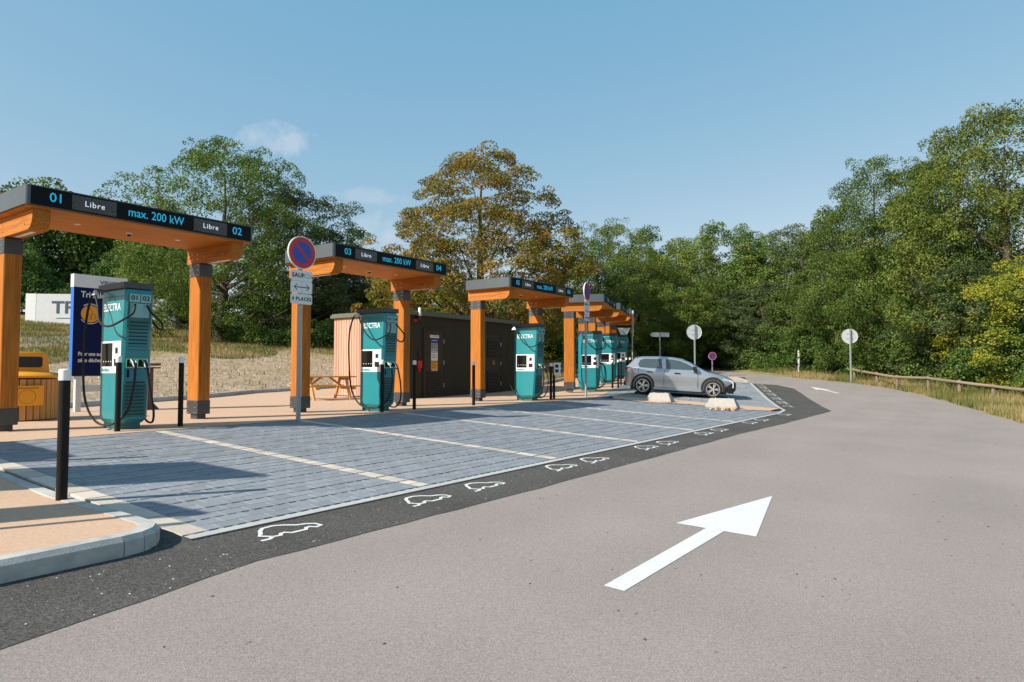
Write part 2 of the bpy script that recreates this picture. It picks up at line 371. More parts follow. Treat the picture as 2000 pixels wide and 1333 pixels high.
def rect_ring(x0, x1, y0, y1, c, z, seg=3):
    pts = []
    for cx, cy, a0 in ((x1 - c, y0 + c, -90), (x1 - c, y1 - c, 0), (x0 + c, y1 - c, 90), (x0 + c, y0 + c, 180)):
        for k in range(seg + 1):
            a = math.radians(a0 + 90 * k / seg); pts.append((cx + c * math.cos(a), cy + c * math.sin(a), z))
    return pts
def spline(pts, n=8):
    P = [Vector(p) for p in pts]; P = [P[0] * 2 - P[1]] + P + [P[-1] * 2 - P[-2]]; out = []
    for i in range(1, len(P) - 2):
        for k in range(n):
            t = k / n; a, b2, c, d = P[i - 1], P[i], P[i + 1], P[i + 2]
            out.append(.5 * ((2 * b2) + (c - a) * t + (2 * a - 5 * b2 + 4 * c - d) * t * t + (3 * b2 - a - 3 * c + d) * t ** 3))
    out.append(P[-2]); return out
_txt = {}
def text(name, s, size, m, parent, loc, rot=(math.pi / 2, 0, 0), align='CENTER', ext=.0015, bold=0.0, sx=1.0, spacing=1.0):
    key = (s, size, m.name, align, ext, bold, spacing)
    if key not in _txt:
        cu = bpy.data.curves.new('t', 'FONT'); cu.body = s; cu.size = size; cu.extrude = ext; cu.offset = bold
        cu.align_x = align; cu.align_y = 'CENTER'; cu.resolution_u = 3; cu.space_character = spacing
        to = bpy.data.objects.new('t', cu); COL.objects.link(to)
        me = bpy.data.meshes.new_from_object(to.evaluated_get(bpy.context.evaluated_depsgraph_get()))
        me.materials.clear(); me.materials.append(m); me.name = 'lettering'
        bpy.data.objects.remove(to); _txt[key] = me
    o = bpy.data.objects.new(name, _txt[key]); link(o, parent); o.location = loc; o.rotation_euler = rot; o.scale = (sx, 1, 1)
    return o
def copy_tree(o, parent=None):
    c = o.copy(); COL.objects.link(c); c.parent = parent
    for ch in list(o.children): copy_tree(ch, c)
    return c
def sheet(name, poly, off, m, step=1.5, zf=G, thick=0, parent=None):
    """a sheet following the ground height"""
    bm = bmesh.new(); bm.faces.new([bm.verts.new((x, y, 0)) for x, y in poly])
    xs = [q[0] for q in poly]; ys = [q[1] for q in poly]
    def cut(co, no): bmesh.ops.bisect_plane(bm, geom=bm.verts[:] + bm.edges[:] + bm.faces[:], plane_co=co, plane_no=no, dist=1e-5)
    k = min(ys)
    while k < max(ys): cut((0, k, 0), (0, 1, 0)); k += step
    k = min(xs)
    while k < max(xs): cut((k, 0, 0), (1, 0, 0)); k += step * 3
    for pp in (-11, -7.2, 1.5): cut((P1[0] * pp, P1[1] * pp, 0), (P1[0], P1[1], 0))
    for yy in (21, 22.5, 24, 25.5, 27): cut((0, yy, 0), (0, 1, 0))
    bmesh.ops.triangulate(bm, faces=bm.faces[:])
    for v in bm.verts: v.co.z = zf(v.co.x, v.co.y) + off
    bmesh.ops.recalc_face_normals(bm, faces=bm.faces[:])
    for f in bm.faces:
        if f.normal.z < 0: f.normal_flip()
    me = bpy.data.meshes.new(name); bm.to_mesh(me); bm.free(); me.materials.append(m)
    o = bpy.data.objects.new(name, me); link(o, parent)
    if not parent: tag(o, kind='structure')
    return o
rnd = random.Random(7)

# ------------------------------------------------------------------ the setting
def build_terrain():
    gx = np.concatenate([np.linspace(-900, -130, 8), np.arange(-120, -24, 3.0), np.arange(-24, 30, 1.0), np.arange(30, 90, 3.0), np.linspace(95, 900, 8)])
    gy = np.concatenate([np.linspace(-600, -40, 6), np.arange(-30, -6, 3), np.arange(-6, 62, 1.0), np.arange(62, 160, 3.0), np.linspace(170, 1500, 9)])
    X, Y = np.meshgrid(gx, gy); Z = Tarr(X, Y); D = outline_dist(X, Y)
    nx, ny = len(gx), len(gy)
    me = bpy.data.meshes.new('terrain')
    vs = np.stack([X.ravel(), Y.ravel(), Z.ravel()], 1)
    fs = [(j * nx + i, j * nx + i + 1, (j + 1) * nx + i + 1, (j + 1) * nx + i) for j in range(ny - 1) for i in range(nx - 1)]
    me.from_pydata(vs.tolist(), [], fs); me.materials.append(M_GROUND); me.shade_smooth()
    dirt = np.clip(1.3 - (D - 11) / 6, 0, 1) * (X < -2) * np.clip((50 - Y) / 8, 0, 1) + .35 * (D < .8) * (X > 8)
    a = me.attributes.new('dirt', 'FLOAT', 'POINT'); a.data.foreach_set('value', dirt.ravel().astype(np.float32))
    o = link(bpy.data.objects.new('ground', me)); tag(o, kind='structure')
build_terrain()

EDGE_P = -4.98
road_poly = [(-17.3, -15.8), VERGE[0]] + VERGE[1:] + [(9.3, 70), (9.3, 47), V2(17.5, 0.0), V2(0, .0), V1(21.0, EDGE_P), V1(-16, EDGE_P)]
sheet('road', road_poly, -.012, M_ROAD, 1.5)
strip_poly = [V1(-16, EDGE_P + .02), V1(2.45, EDGE_P + .02), V1(2.45, -6.3), V1(2.77, -6.3), V1(2.77, EDGE_P + .02), V1(20.6, EDGE_P + .02), V2(.0, .03), V2(12.4, .03), V2(12.2, 1.2), V2(10.4, 1.75), V1(23.3, -4.12), V1(17, -4.14), V1(14, -4.22), V1(10, -4.18), V1(6, -4.16), V1(2.8, -4.2), V1(1.2, -3.92), V1(-16, -3.8)]
_jr = random.Random(3); _j = []
for _k in range(len(strip_poly)):
    _a, _b = Vector(strip_poly[_k]), Vector(strip_poly[(_k + 1) % len(strip_poly)]); _j.append(tuple(_a))
    if _k >= len(strip_poly) - 9 and _k < len(strip_poly) - 1:
        _n = int((_b - _a).length / .35)
        for _m in range(1, _n): _q = _a.lerp(_b, _m / _n); _j.append((_q.x + _jr.uniform(-.016, .016), _q.y + _jr.uniform(-.016, .016)))
strip_poly = _j
sheet('asphalt_strip', strip_poly, -.0085, M_DARK, 1.0)

def Zi(x, y):                                      # island top: follows the paving, then stays level towards its kerb
    p = P1[0] * x + P1[1] * y
    return G(x, y) if p < -7.2 else -.186 + .006 * (p + 7.2)
plat_poly = [V1(-16, -11.0), V1(20.7, -11.0), V2(.3, -6.02), V2(19.0, -6.02), (6.2, 44.0)] + PLATFORM_BACK[::-1][1:]
platform = sheet('platform', plat_poly, 0.0, M_RESIN, 1.5)
KO = EDGE_P + .06                                   # kerb outer face
arc = [(2.24 + .40 * math.sin(math.radians(a)), KO - .40 + .40 * math.cos(math.radians(a))) for a in (0, 22.5, 45, 67.5, 90)]
kpath = [(-16 + i, KO) for i in range(18)] + arc + [(2.66, -5.9), (2.69, -6.9), (2.71, -7.9), (2.72, -8.9), (2.72, -9.9), (2.72, -10.98)]
arc_in = [(2.24 + .26 * math.sin(math.radians(a)), KO - .40 + .26 * math.cos(math.radians(a))) for a in (0, 22.5, 45, 67.5, 90)]
isl = [V1(-16, KO - .14)] + [V1(*q) for q in arc_in] + [V1(2.525, -5.9), V1(2.555, -6.9), V1(2.575, -7.9), V1(2.58, -11.0), V1(-16, -11.0)]
island = sheet('kerbed_island', isl, 0.0, M_RESIN, 1.0, zf=Zi)
def kerb_stone(a, b2, parent, zt, h, w=.14, inward=1, m=M_KERB):
    """one stone between two ground points, its outer face on the line"""
    ax, ay = a; bx, by = b2; L_ = math.hypot(bx - ax, by - ay); ux, uy = (bx - ax) / L_, (by - ay) / L_; nx, ny = -uy * inward, ux * inward
    g = .004; za, zb = zt(ax, ay), zt(bx, by)
    mb = MB(); prof = [(0, -h - .05), (0, -.035), (.03, 0), (w, 0), (w, -h - .05)]
    rings = []
    for t, z in ((g, za), (L_ - g, zb)):
        rings.append([(ax + ux * t + nx * o_, ay + uy * t + ny * o_, z + zz) for o_, zz in prof])
    mb.loft(rings); return mb.build('kerb_stone', m, parent)
for i in range(len(kpath) - 1):
    zt = lambda x, y: Zi(x, y) + .005
    kerb_stone(V1(*kpath[i]), V1(*kpath[i + 1]), island, zt, .16, inward=1)
# kerb behind the platform
kb = PLATFORM_BACK[1:]
back_kerb = empty('back_kerb', (kb[0][0], kb[0][1], 0)); tag(back_kerb, kind='structure')
for (ax, ay), (bx, by) in zip(kb[:-1], kb[1:]):
    n = max(1, round(math.hypot(bx - ax, by - ay) / 1.0))
    for i in range(n):
        a = (ax + (bx - ax) * i / n - kb[0][0], ay + (by - ay) * i / n - kb[0][1]); c = (ax + (bx - ax) * (i + 1) / n - kb[0][0], ay + (by - ay) * (i + 1) / n - kb[0][1])
        kerb_stone(a, c, back_kerb, lambda x, y: G(x + kb[0][0], y + kb[0][1]) + .14, .14, inward=1)
# service road on the bank
def up_the_bank(px, py): return gpix(px, py, T)
a, b_, c_, d_ = up_the_bank(-160, 676), up_the_bank(-160, 659), up_the_bank(330, 640), up_the_bank(300, 652)
sr = [up_the_bank(-160, 690), up_the_bank(60, 680), up_the_bank(140, 672), up_the_bank(215, 664), up_the_bank(215, 655), up_the_bank(130, 657), up_the_bank(50, 660), up_the_bank(-160, 668)]
sheet('service_road', sr, .03, M_PATH, 1.0, zf=T)

# ------------------------------------------------------------------ paving
bed1 = [V1(2.70, -11.02), V1(20.7, -11.02), V2(.25, -6.0), V2(0, -.02), V1(20.8, EDGE_P - .04), V1(2.70, EDGE_P - .04)]
paving = sheet('parking_paving', bed1, -.028, M_BED, 1.5)
bed2 = [V2(.0, -.05), V2(.0, -6.02), V2(19, -6.02), V2(19, -4.5), V2(12.6, -.05)]
paving2 = sheet('far_parking_paving', bed2, -.026, M_BED, 1.5)
DIV = [2.75, 5.48, 8.23, 10.98, 13.73, 16.48]
BW = .16; PITCH = .345; NROW = 17; P0 = -10.97
wedge = [gpix(*q) for q in ((1195, 779), (1262, 786.5), (1347, 790.5), (1445, 801), (1503, 803.5), (1522, 799), (1455, 794), (1345, 784.5), (1265, 779), (1200, 774))]
def inpoly(x, y, poly):
    c = False; n = len(poly)
    for i in range(n):
        (ax, ay), (bx, by) = poly[i], poly[(i + 1) % n]
        if (ay > y) != (by > y) and x < ax + (y - ay) / (by - ay) * (bx - ax): c = not c
    return c
def paver_geo(lx, ly, nubs=True, h=.03, ch=.0028):
    mb = MB(); x, y = lx / 2, ly / 2
    mb.loft([[(-x, -y, -h), (x, -y, -h), (x, y, -h), (-x, y, -h)], [(-x, -y, -ch), (x, -y, -ch), (x, y, -ch), (-x, y, -ch)],
             [(-x + ch, -y + ch, 0), (x - ch, -y + ch, 0), (x - ch, y - ch, 0), (-x + ch, y - ch, 0)]], cap=False)
    n = len(mb.v); mb.f.append((n - 4, n - 3, n - 2, n - 1))
    return mb
pieces = []                                          # (dist, r, p, length, width, nub side, pale)
JW = .030
sub = (PITCH - JW - .004) / 2
for row in range(NROW):
    for half in (0, 1):
        pc = P0 + row * PITCH + JW / 2 + half * (sub + .004) + sub / 2
        if pc + sub / 2 > EDGE_P - .09: continue
        segs = [(DIV[i] + (.21 if i == 0 else BW / 2), (DIV[i + 1] - BW / 2 if i + 1 < len(DIV) else 22.2)) for i in range(len(DIV))]
        for (ra, rb) in segs:
            n = max(1, round((rb - ra) / .25)); Lp = (rb - ra) / n
            off = .5 if (row * 2 + half) % 2 else 0
            cuts = [ra] + [ra + (k + off) * Lp for k in range(0 if off else 1, n + (0 if off else 0))] + [rb]
            cuts = sorted(set(round(q, 4) for q in cuts))
            for a, c in zip(cuts[:-1], cuts[1:]):
                if c - a < .04: continue
                rc = (a + c) / 2; x, y = V1(rc, pc)
                if rc > 18:
                    if inpoly(x, y, wedge) or not inpoly(x, y, [V1(2, -11.2), V1(20.2, -11.2), wedge[0], wedge[1], wedge[2], wedge[3], wedge[4], V1(21.4, EDGE_P), V1(2, EDGE_P)]): continue
                pieces.append((math.hypot(x, y), rc, pc, c - a - .005, sub, half, False))
    pc = P0 + row * PITCH + PITCH / 2
    for i, dr in enumerate(DIV):
        rc = dr + (.105 if i == 0 else 0)
        for hf in (0, 1):
            pq = P0 + row * PITCH + JW / 2 + hf * (sub + .004) + sub / 2
            if i == 0:
                if hf == 0 and pc + .16 < EDGE_P - .05: pieces.append((math.hypot(*V1(rc, pc)), rc, pc,   .20, PITCH - .022, 0, True))
            elif pq + sub / 2 < EDGE_P - .05: pieces.append((math.hypot(*V1(rc, pq)), rc, pq, BW - .006, sub, hf, True))
pieces.sort()
_pm = {}
SLOPE = math.atan(.049)
def near_piece(d, rc, pc, lx, ly, half, pale):
    key = (round(lx, 3), round(ly, 3), pale)
    if key not in _pm: _pm[key] = paver_geo(lx, ly).mesh('paver', M_BLOCK if pale else M_PAVER)
    o = bpy.data.objects.new('pale_block' if pale else 'paver', _pm[key]); link(o, paving)
    x, y = V1(rc, pc); o.location = (x, y, G(x, y) + rnd.uniform(-.0018, .0018))
    o.rotation_euler = (Matrix.Rotation(TH1, 3, 'Z') @ Matrix.Rotation(SLOPE + rnd.uniform(-.006, .006), 3, 'X') @ Matrix.Rotation(rnd.uniform(-.005, .005), 3, 'Y')).to_euler()
def far_pieces(lst, name, m, parent, frame):
    mb = MB()
    for (d, rc, pc, lx, ly, half, pale) in lst:
        g = paver_geo(lx, ly); n = len(mb.v); dz = rnd.uniform(-.0018, .0018); tx = rnd.uniform(-.004, .004)
        for (vx, vy, vz) in g.v:
            x, y = frame(rc + vx, pc - vy); mb.v.append((x, y, G(x, y) + vz + dz + tx * vx))
        mb.f += [tuple(i + n for i in f) for f in g.f]
    o = mb.build(name, m, parent); o['kind'] = 'stuff'
pav = [q for q in pieces if not q[6]]; pal = [q for q in pieces if q[6]]
for q in pav[:290]: near_piece(*q)
far_pieces(pav[290:], 'paver', M_PAVER, paving, V1)
for q in pal: near_piece(*q)
# spacer ribs that break up the wide joints between courses
mb = MB()
for row in range(NROW + 1):
    pj = P0 + row * PITCH
    if pj > EDGE_P - .1: continue
    r = 2.8
    while r < 19.2:
        x0, y0 = V1(r, pj - .016); x1, y1 = V1(r + .045, pj - .016); x2, y2 = V1(r + .045, pj + .016); x3, y3 = V1(r, pj + .016)
        n = len(mb.v); mb.v += [(x, y, G(x, y) - .004) for x, y in ((x0, y0), (x1, y1), (x2, y2), (x3, y3))]; mb.f.append((n, n + 3, n + 2, n + 1)); r += .125
o = mb.build('spacer_rib', M_PAVER, paving); o['kind'] = 'stuff'
# far bays: square pavers
far = []
for i in range(int(12.2 / .40)):
    for j in range(15):
        s_ = .22 + i * .40; q_ = -.26 - j * .40
        x, y = V2(s_, q_)
        if inpoly(x, y, wedge): continue
        far.append((0, s_, q_, .388, .388, 0, False))
def frame2(r, p): return V2(r, p)
far_pieces(far, 'paver', M_PAVER, paving2, frame2)
def strip_line(path, w, name, m, off, parent=None, step=1.2):
    """a ribbon along a ground path"""
    left, right = [], []
    for i, (x, y) in enumerate(path):
        a = path[max(i - 1, 0)]; b2 = path[min(i + 1, len(path) - 1)]; dx, dy = b2[0] - a[0], b2[1] - a[1]; l = math.hypot(dx, dy)
        left.append((x - dy / l * w / 2, y + dx / l * w / 2)); right.append((x + dy / l * w / 2, y - dx / l * w / 2))
    return sheet(name, left + right[::-1], off, m, step, parent=parent)
strip_line([V1(2.74, EDGE_P - .035), V1(20.4, EDGE_P - .04), V1(21.8, -5.2), V2(-.05, -.05), V2(3, -.06), V2(12.6, -.06)], .10, 'edging_strip', M_EDGE, .005)
for s_ in (1.75, 4.45, 7.15, 9.85): strip_line([V2(s_, -.12), V2(s_, -6.0)], .14, 'bay_line', M_BLOCK, .006, parent=paving2)
sheet('divider_strip', wedge, .012, M_RESIN, 1.0)
# small kerbed island at the end of the far bays
fi = [V2(12.7, -.1), V2(12.7, -5.5), V2(15.5, -5.5), V2(15.2, -.5)]
fisl = sheet('end_island', fi, .10, M_RESIN, 1.2)
for i in range(4):
    a, c = Vector(fi[i]), Vector(fi[(i + 1) % 4]); n = max(1, round((c - a).length))
    for k in range(n):
        kerb_stone(tuple(a + (c - a) * k / n), tuple(a + (c - a) * (k + 1) / n), fisl, lambda x, y: G(x, y) + .12, .12, w=.12, inward=-1 if False else -1)

# ------------------------------------------------------------------ road markings
def flat_poly(name, polys, frame, m, off=.004):
    mb = MB()
    for pl in polys:
        n = len(mb.v)
        for (r, p) in pl:
            x, y = frame(r, p); mb.v.append((x, y, G(x, y) + off))
        mb.f.append(tuple(range(n, n + len(pl))))
    o = mb.build(name, m)
    bm = bmesh.new(); bm.from_mesh(o.data); bmesh.ops.triangulate(bm, faces=bm.faces[:])
    for f in bm.faces:
        if f.normal.z < 0: f.normal_flip()
    bm.to_mesh(o.data); bm.free(); return o
def big_arrow(frame, name, label):
    pl = [[(4.02, -2.125), (4.02, -1.975), (6.0, -1.965), (6.0, -2.125)], [(5.97, -2.40), (6.03, -1.69), (7.96, -2.045)]]
    o = flat_poly(name, pl, frame, M_WHITE, -.0085); tag(o, label, 'road marking', 'painted arrows'); return o
big_arrow(V1, 'painted_arrow', 'large white arrow painted on the road in the foreground')
ax, ay = gpix(1583, 755.5); bx, by = gpix(1613, 762.5)
dx, dy = ax - bx, ay - by; l_ = math.hypot(dx, dy); dx /= l_; dy /= l_
def frame_a(r, p): t = (r - 7.96) ; return (ax + dx * t * .85 - dy * (p + 2.04), ay + dy * t * .85 + dx * (p + 2.04))
big_arrow(frame_a, 'painted_arrow', 'small white arrow painted on the road beyond the bend')
def stroke(path, w, closed=False):
    """quads along a polyline"""
    out = []; n = len(path); idx = range(n if closed else n - 1)
    off = []
    for i in range(n):
        a = path[i - 1] if (i > 0 or closed) else path[i]; b2 = path[(i + 1) % n] if (i < n - 1 or closed) else path[i]
        d = Vector((b2[0] - a[0], b2[1] - a[1]));  d = d.normalized() if d.length else Vector((1, 0))
        off.append((Vector(path[i]) + Vector((-d.y, d.x)) * w / 2, Vector(path[i]) - Vector((-d.y, d.x)) * w / 2))
    for i in idx:
        j = (i + 1) % n; out.append([tuple(off[i][0]), tuple(off[j][0]), tuple(off[j][1]), tuple(off[i][1])])
    return out
# car outline with plug, seen with its wheels towards the road
CAR2D = [(0.0, .02), (.06, -.02), (.13, -.10), (.22, -.16), (.38, -.17), (.50, -.13), (.62, -.05), (.74, -.03), (.83, .02), (.84, .10), (.74, .12), (.69, .07), (.62, .08), (.58, .12), (.36, .12), (.31, .07), (.24, .08), (.20, .12), (.10, .11)]
def car_mark(frame, r, p, label, sc=1.0):
    q = [(a * sc - .26, b2 * sc * 1.5) for a, b2 in CAR2D]
    st = stroke(q, .055 * sc, True) + stroke([(.10 * sc - .26, .165 * sc), (.02 * sc - .26, .22 * sc), (-.10 * sc - .26, .22 * sc)], .055 * sc)
    o = flat_poly('car_symbol', [[(r + a, p + b2) for a, b2 in pl] for pl in st], frame, M_WHITE, -.005)
    tag(o, label, 'road marking', 'white car symbols along the bays')
ordn = ['nearest', 'second', 'third', 'fourth', 'fifth', 'sixth', 'seventh', 'eighth', 'ninth', 'tenth', 'eleventh', 'twelfth']
for i, (r, p) in enumerate([(3.41, -4.72), (5.03, -4.68), (5.99, -4.69), (7.71, -4.72), (8.61, -4.70), (10.46, -4.72), (11.35, -4.71), (13.37, -4.76), (14.34, -4.76), (16.69, -4.78), (17.73, -4.78), (20.2, -4.80)]):
    car_mark(V1, r, p, f'white car symbol on the dark strip before the bend, {ordn[i]} from the kerbed island', .64)
for i in range(12):
    s_ = 1.0 + i * .92 + (.30 if i % 2 else 0)
    car_mark(lambda r, p: V2(r, p), s_, .34, f'small white car symbol beyond the bend by the silver car, {ordn[i]} from the corner', .64)

# ------------------------------------------------------------------ timber canopies
def make_canopy(x, y, rz, na, nb, label, cy=None):
    M_CYAN = cy or MATS['cyan lettering']; M_LEDW = MATS['led white'] if not cy else MATS['white plastic']
    t = empty('charging_canopy', (x, y, G(x, y)), rz, label, 'canopy', 'timber canopies over the chargers')
    for sx in (-1, 1):
        cx = sx * 1.63
        post = MB().box(cx - .125, cx + .125, -.2, .2, .36, 2.86, .012).build('post', M_WOODZ, t)
        sh = MB().box(cx - .132, cx + .132, -.207, .207, .10, .37, .006)
        shoe = sh.build('post_shoe', M_STEEL, t)
        MB().box(cx - .09, cx + .09, -.12, .12, -.02, .10).build('foot', M_STEEL, shoe)
        cap = MB().box(cx - .132, cx + .132, -.207, .207, 2.85, 3.11, .006).build('post_cap', M_STEEL, t)
        for par, z0, z1 in ((shoe, .13, .34), (cap, 2.88, 3.08)):
            bm_ = MB()
            for yy in (-.15, -.11, .11, .15):
                for k in range(3):
                    zz = z0 + (z1 - z0) * k / 2
                    bm_.tube([(cx - .132, yy, zz), (cx - .142, yy, zz)], .011, 6)
            tag(bm_.build('bolt', M_GALV, par), kind='stuff')
        # beam with rounded front corner
        pr = [(.30, 3.44), (.30, 3.12), (-1.10, 3.12)] + [(-1.10 - .20 * math.sin(math.radians(a)), 3.32 - .20 * math.cos(math.radians(a))) for a in range(15, 91, 15)] + [(-1.30, 3.44)]
        MB().prism(pr, 'x', cx - .122, cx + .122).build('beam', M_WOODY, t)
        br = MB()
        for yy, zz in ((-.1, 3.2), (-.1, 3.3), (.1, 3.2), (.1, 3.3), (-1.0, 3.22), (.22, 3.25)): br.tube([(cx - .122, yy, zz), (cx - .134, yy, zz)], .013, 6)
        tag(br.build('bolt', M_GALV, t), kind='stuff')
        MB().box(cx - .03, cx + .03, -1.0, -.3, 3.112, 3.122).build('led_strip', M_WHITEP, t)
    MB().box(-1.85, 1.85, -1.38, .30, 3.435, 3.465).build('soffit', M_WOODX, t)
    fas = MB().loft([rect_ring(-1.89, 1.89, -1.42, .33, .07, z, 4) for z in (3.455, 3.745)]).build('fascia', M_FASCIA, t, True)
    MB().loft([rect_ring(-1.88, 1.88, -1.41, .32, .07, z, 4) for z in (3.746, 3.757)]).build('roof_sheet', M_STEEL, fas)
    MB().box(-1.82, 1.82, -1.424, -1.40, 3.462, 3.74).build('sign_face', M_FSIGN, fas)
    for a, c in ((-1.27, -.62), (.68, 1.32)):
        dsp = MB().box(a, c, -1.428, -1.42, 3.485, 3.715).build('led_display', M_LED, fas)
        if na: text('status_lettering', 'Libre', .125, M_LEDW, dsp, ((a + c) / 2, -1.431, 3.60), bold=.0, spacing=1.15)
    if na:
        text('bay_number', na, .20, M_CYAN, fas, (-1.48, -1.428, 3.605), bold=.001)
        text('bay_number', nb, .20, M_CYAN, fas, (1.53, -1.428, 3.605), bold=.001)
        text('power_lettering', 'max. 200 kW', .20, M_CYAN, fas, (.03, -1.428, 3.60), bold=.001, sx=.86)
    for sx in (-.85, .85):
        MB().lathe([(.05, 0), (.05, -.008), (.035, -.008)], 14, (sx, -.55, 3.436)).build('downlight', M_WHITEP, t)
    d = MB().lathe([(.05, 0), (.05, -.02), (.04, -.03)], 14, (0, -.5, 3.436)).build('camera_mount', M_WHITEP, t)
    MB().lathe([(.035, 0), (.033, -.02), (.02, -.035), (.005, -.04)], 12, (0, -.5, 3.406)).build('camera_dome', M_BLACKP, d)
    return t
PL = -12.97
cdata = [('V1', 5.63, '01', '02', 'timber charging canopy numbered 01 and 02, nearest on the left'),
         ('V1', 11.33, '03', '04', 'timber charging canopy numbered 03 and 04 behind the round no-parking sign'),
         ('V1', 17.92, '05', '06', 'timber charging canopy numbered 05 and 06 in front of the olive cabin end'),
         ('V2', 4.0, '07', '08', 'timber charging canopy just beyond the edge-on no-parking sign'),
         ('V2', 9.6, '09', '10', 'middle one of the three timber canopies behind the parked silver car'),
         ('V2', 14.8, '11', '12', 'farthest timber charging canopy, mostly hidden behind the others')]
for fr, r, na, nb, lab in cdata:
    if fr == 'V1': make_canopy(*V1(r, PL), TH1, na, nb, lab)
    else: make_canopy(*V2(r, -7.42), TH2, na, nb, lab, mat('unlit cyan lettering', (.01, .20, .30), .5))
make_canopy(*V1(-3.1, PL), TH1, None, None, 'timber canopy left of the view whose shadow falls on the first bay')

# ------------------------------------------------------------------ chargers
CAB_L = [(-.08, -.51, 2.06), (-.11, -.58, 1.94), (-.24, -.60, 1.80), (-.36, -.38, 1.68), (-.37, -.10, 1.80), (-.33, .12, 2.08), (-.30, .27, 2.27), (-.32, .39, 2.20), (-.35, .46, 1.85), (-.36, .47, 1.2), (-.36, .40, .55), (-.34, .12, .16), (-.27, -.28, .09), (-.16, -.56, .30), (-.10, -.62, .70), (-.085, -.57, 1.02)]
def make_charger(x, y, rz, na, nb, label, blue=False):
    t = empty('charging_station', (x, y, G(x, y)), rz, label, 'charging station', 'teal charging stations')
    def ring(z, yf, yb, w, cb=.12, cf=.035):
        return [(-w + cf, yf, z), (w - cf, yf, z), (w, yf + cf, z), (w, yb - cb, z), (w - cb * .8, yb, z), (-w + cb * .8, yb, z), (-w, yb - cb, z), (-w, yf + cf, z)]
    body = MB().loft([ring(.10, -.28, .36, .16), ring(.17, -.34, .42, .20), ring(1.2, -.42, .42, .20), ring(2.25, -.48, .42, .20), ring(2.31, -.45, .40, .185)]).build('body', M_TEAL, t)
    MB().box(-.14, .14, -.24, .30, -.02, .11).build('plinth', M_TEALD, t)
    yf = lambda z: -.34 - .14 * (z - .17) / 2.08
    # front face: darker service panel following the lean
    def fpan(x0, x1, z0, z1, o0, o1): return MB().loft([[(x0, yf(z) - o1, z), (x1, yf(z) - o1, z), (x1, yf(z) - o0, z), (x0, yf(z) - o0, z)] for z in (z0, z1)])
    fr = fpan(-.165, .165, .20, 2.24, -.01, .006).build('front_panel', M_TEALD, t)
    for z0, z1, n in ((1.27, 1.80, 9), (.22, .80, 10)):
        for k in range(n):
            z = z0 + (z1 - z0) * (k + .5) / n
            fpan(-.13, .13, z - .010, z + .010, .0, .009).build('vent_slot', M_GROOVE, fr)
            fpan(-.135, .135, z + .012, z + .024, .0, .016).build('vent_slat', M_TEALD, fr)
    fpan(-.13, .13, 1.85, 2.08, 0, .009).build('cable_panel', M_TEALL, fr)
    for k, (sx, nm) in enumerate(((-1, na), (1, nb))):
        cx = sx * .077
        pl = fpan(cx - .07, cx + .07, 2.10, 2.235, 0, .016).build('number_plate', M_WHITEP if False else M_TEALL, fr)
        text('bay_number', nm, .105, M_INK, pl, (cx, yf(2.168) - .018, 2.168), rot=(math.pi / 2 + .069, 0, 0), bold=.002)
        so = fpan(cx - .065, cx + .065, 1.03, 1.16, 0, .012).build('socket', M_BLACKP, fr)
        mbx = MB()
        for (a, c, z0, z1) in ((cx - .07, cx - .062, 1.025, 1.165), (cx + .062, cx + .07, 1.025, 1.165), (cx - .07, cx + .07, 1.16, 1.167), (cx - .07, cx + .07, 1.023, 1.03)):
            mbx.loft([[(a, yf(z) - .015, z), (c, yf(z) - .015, z), (c, yf(z) - .005, z), (a, yf(z) - .005, z)] for z in (z0, z1)])
        mbx.build('led_ring', M_GREEN, so)
        fpan(cx - .065, cx + .065, 1.185, 1.215, 0, .010).build('socket_label', M_TEALL, fr)
        pg = MB().tube([(cx, yf(1.1) - .0, 1.10), (cx, yf(1.1) - .07, 1.11), (cx, yf(1.1) - .13, 1.07), (cx, yf(1.1) - .15, 1.0)], [.04, .042, .034, .026], 8)
        plug = pg.build('plug', M_BLACKP, t, True)
        for off in (-.022, .022): MB().tube([(cx + off, yf(1.1) - .05, 1.15), (cx + off, yf(1.1) - .12, 1.11), (cx + off, yf(1.1) - .165, 1.02)], .009, 6).build('grip', M_SIGNBACK, plug)
        pts = [(q[0] * (1 if k == 0 else -1), q[1], q[2]) for q in CAB_L]
        j = random.Random(int(na) * 2 + k)
        pts = [pts[0]] + [(q[0] + (1 if k else -1) * abs(j.uniform(0, .02)), q[1] + j.uniform(-.02, .02), q[2] + j.uniform(-.03, .03) * (q[2] > .3)) for q in pts[1:-1]] + [pts[-1]]
        MB().tube(spline(pts, 6), .0165, 8).build('cable', M_RUBBER, t, True)
        MB().tube([(cx, yf(2.1) + .02, 2.08), (pts[0][0], -.505, 2.055)], .02, 8).build('cable_gland', M_SIGNBACK, t)
        sg = -1 if k == 0 else 1
        hk = MB().tube([(sg * .17, .30, 2.33), (sg * .28, .28, 2.34), (sg * .31, .27, 2.29)], .012, 6).build('cable_arm', M_STEEL, t)
        MB().loft([[(sg * .315 - .03, .20, 2.24), (sg * .315 + .03, .20, 2.24), (sg * .315 + .03, .34, 2.24), (sg * .315 - .03, .34, 2.24)], [(sg * .31 - .01, .25, 2.33), (sg * .31 + .01, .25, 2.33), (sg * .31 + .01, .29, 2.33), (sg * .31 - .01, .29, 2.33)]]).build('cable_saddle', M_SIGNBACK if not blue else M_BLUE, hk)
    t.scale = (1.16, 1.06, 1.0)
    # recessed pocket between the plates and the lower seam on the front
    fpan(-.125, -.095, .86, .99, 0, .010).build('key_slot', M_NAVY, fr)
    MB().box(-.21, .21, -.46, .44, 2.325, 2.43, .012).build('cable_manager', M_STEEL, t)
    MB().box(-.17, .17, -.40, .38, 2.29, 2.33).build('top_neck', M_BLACKP, t)
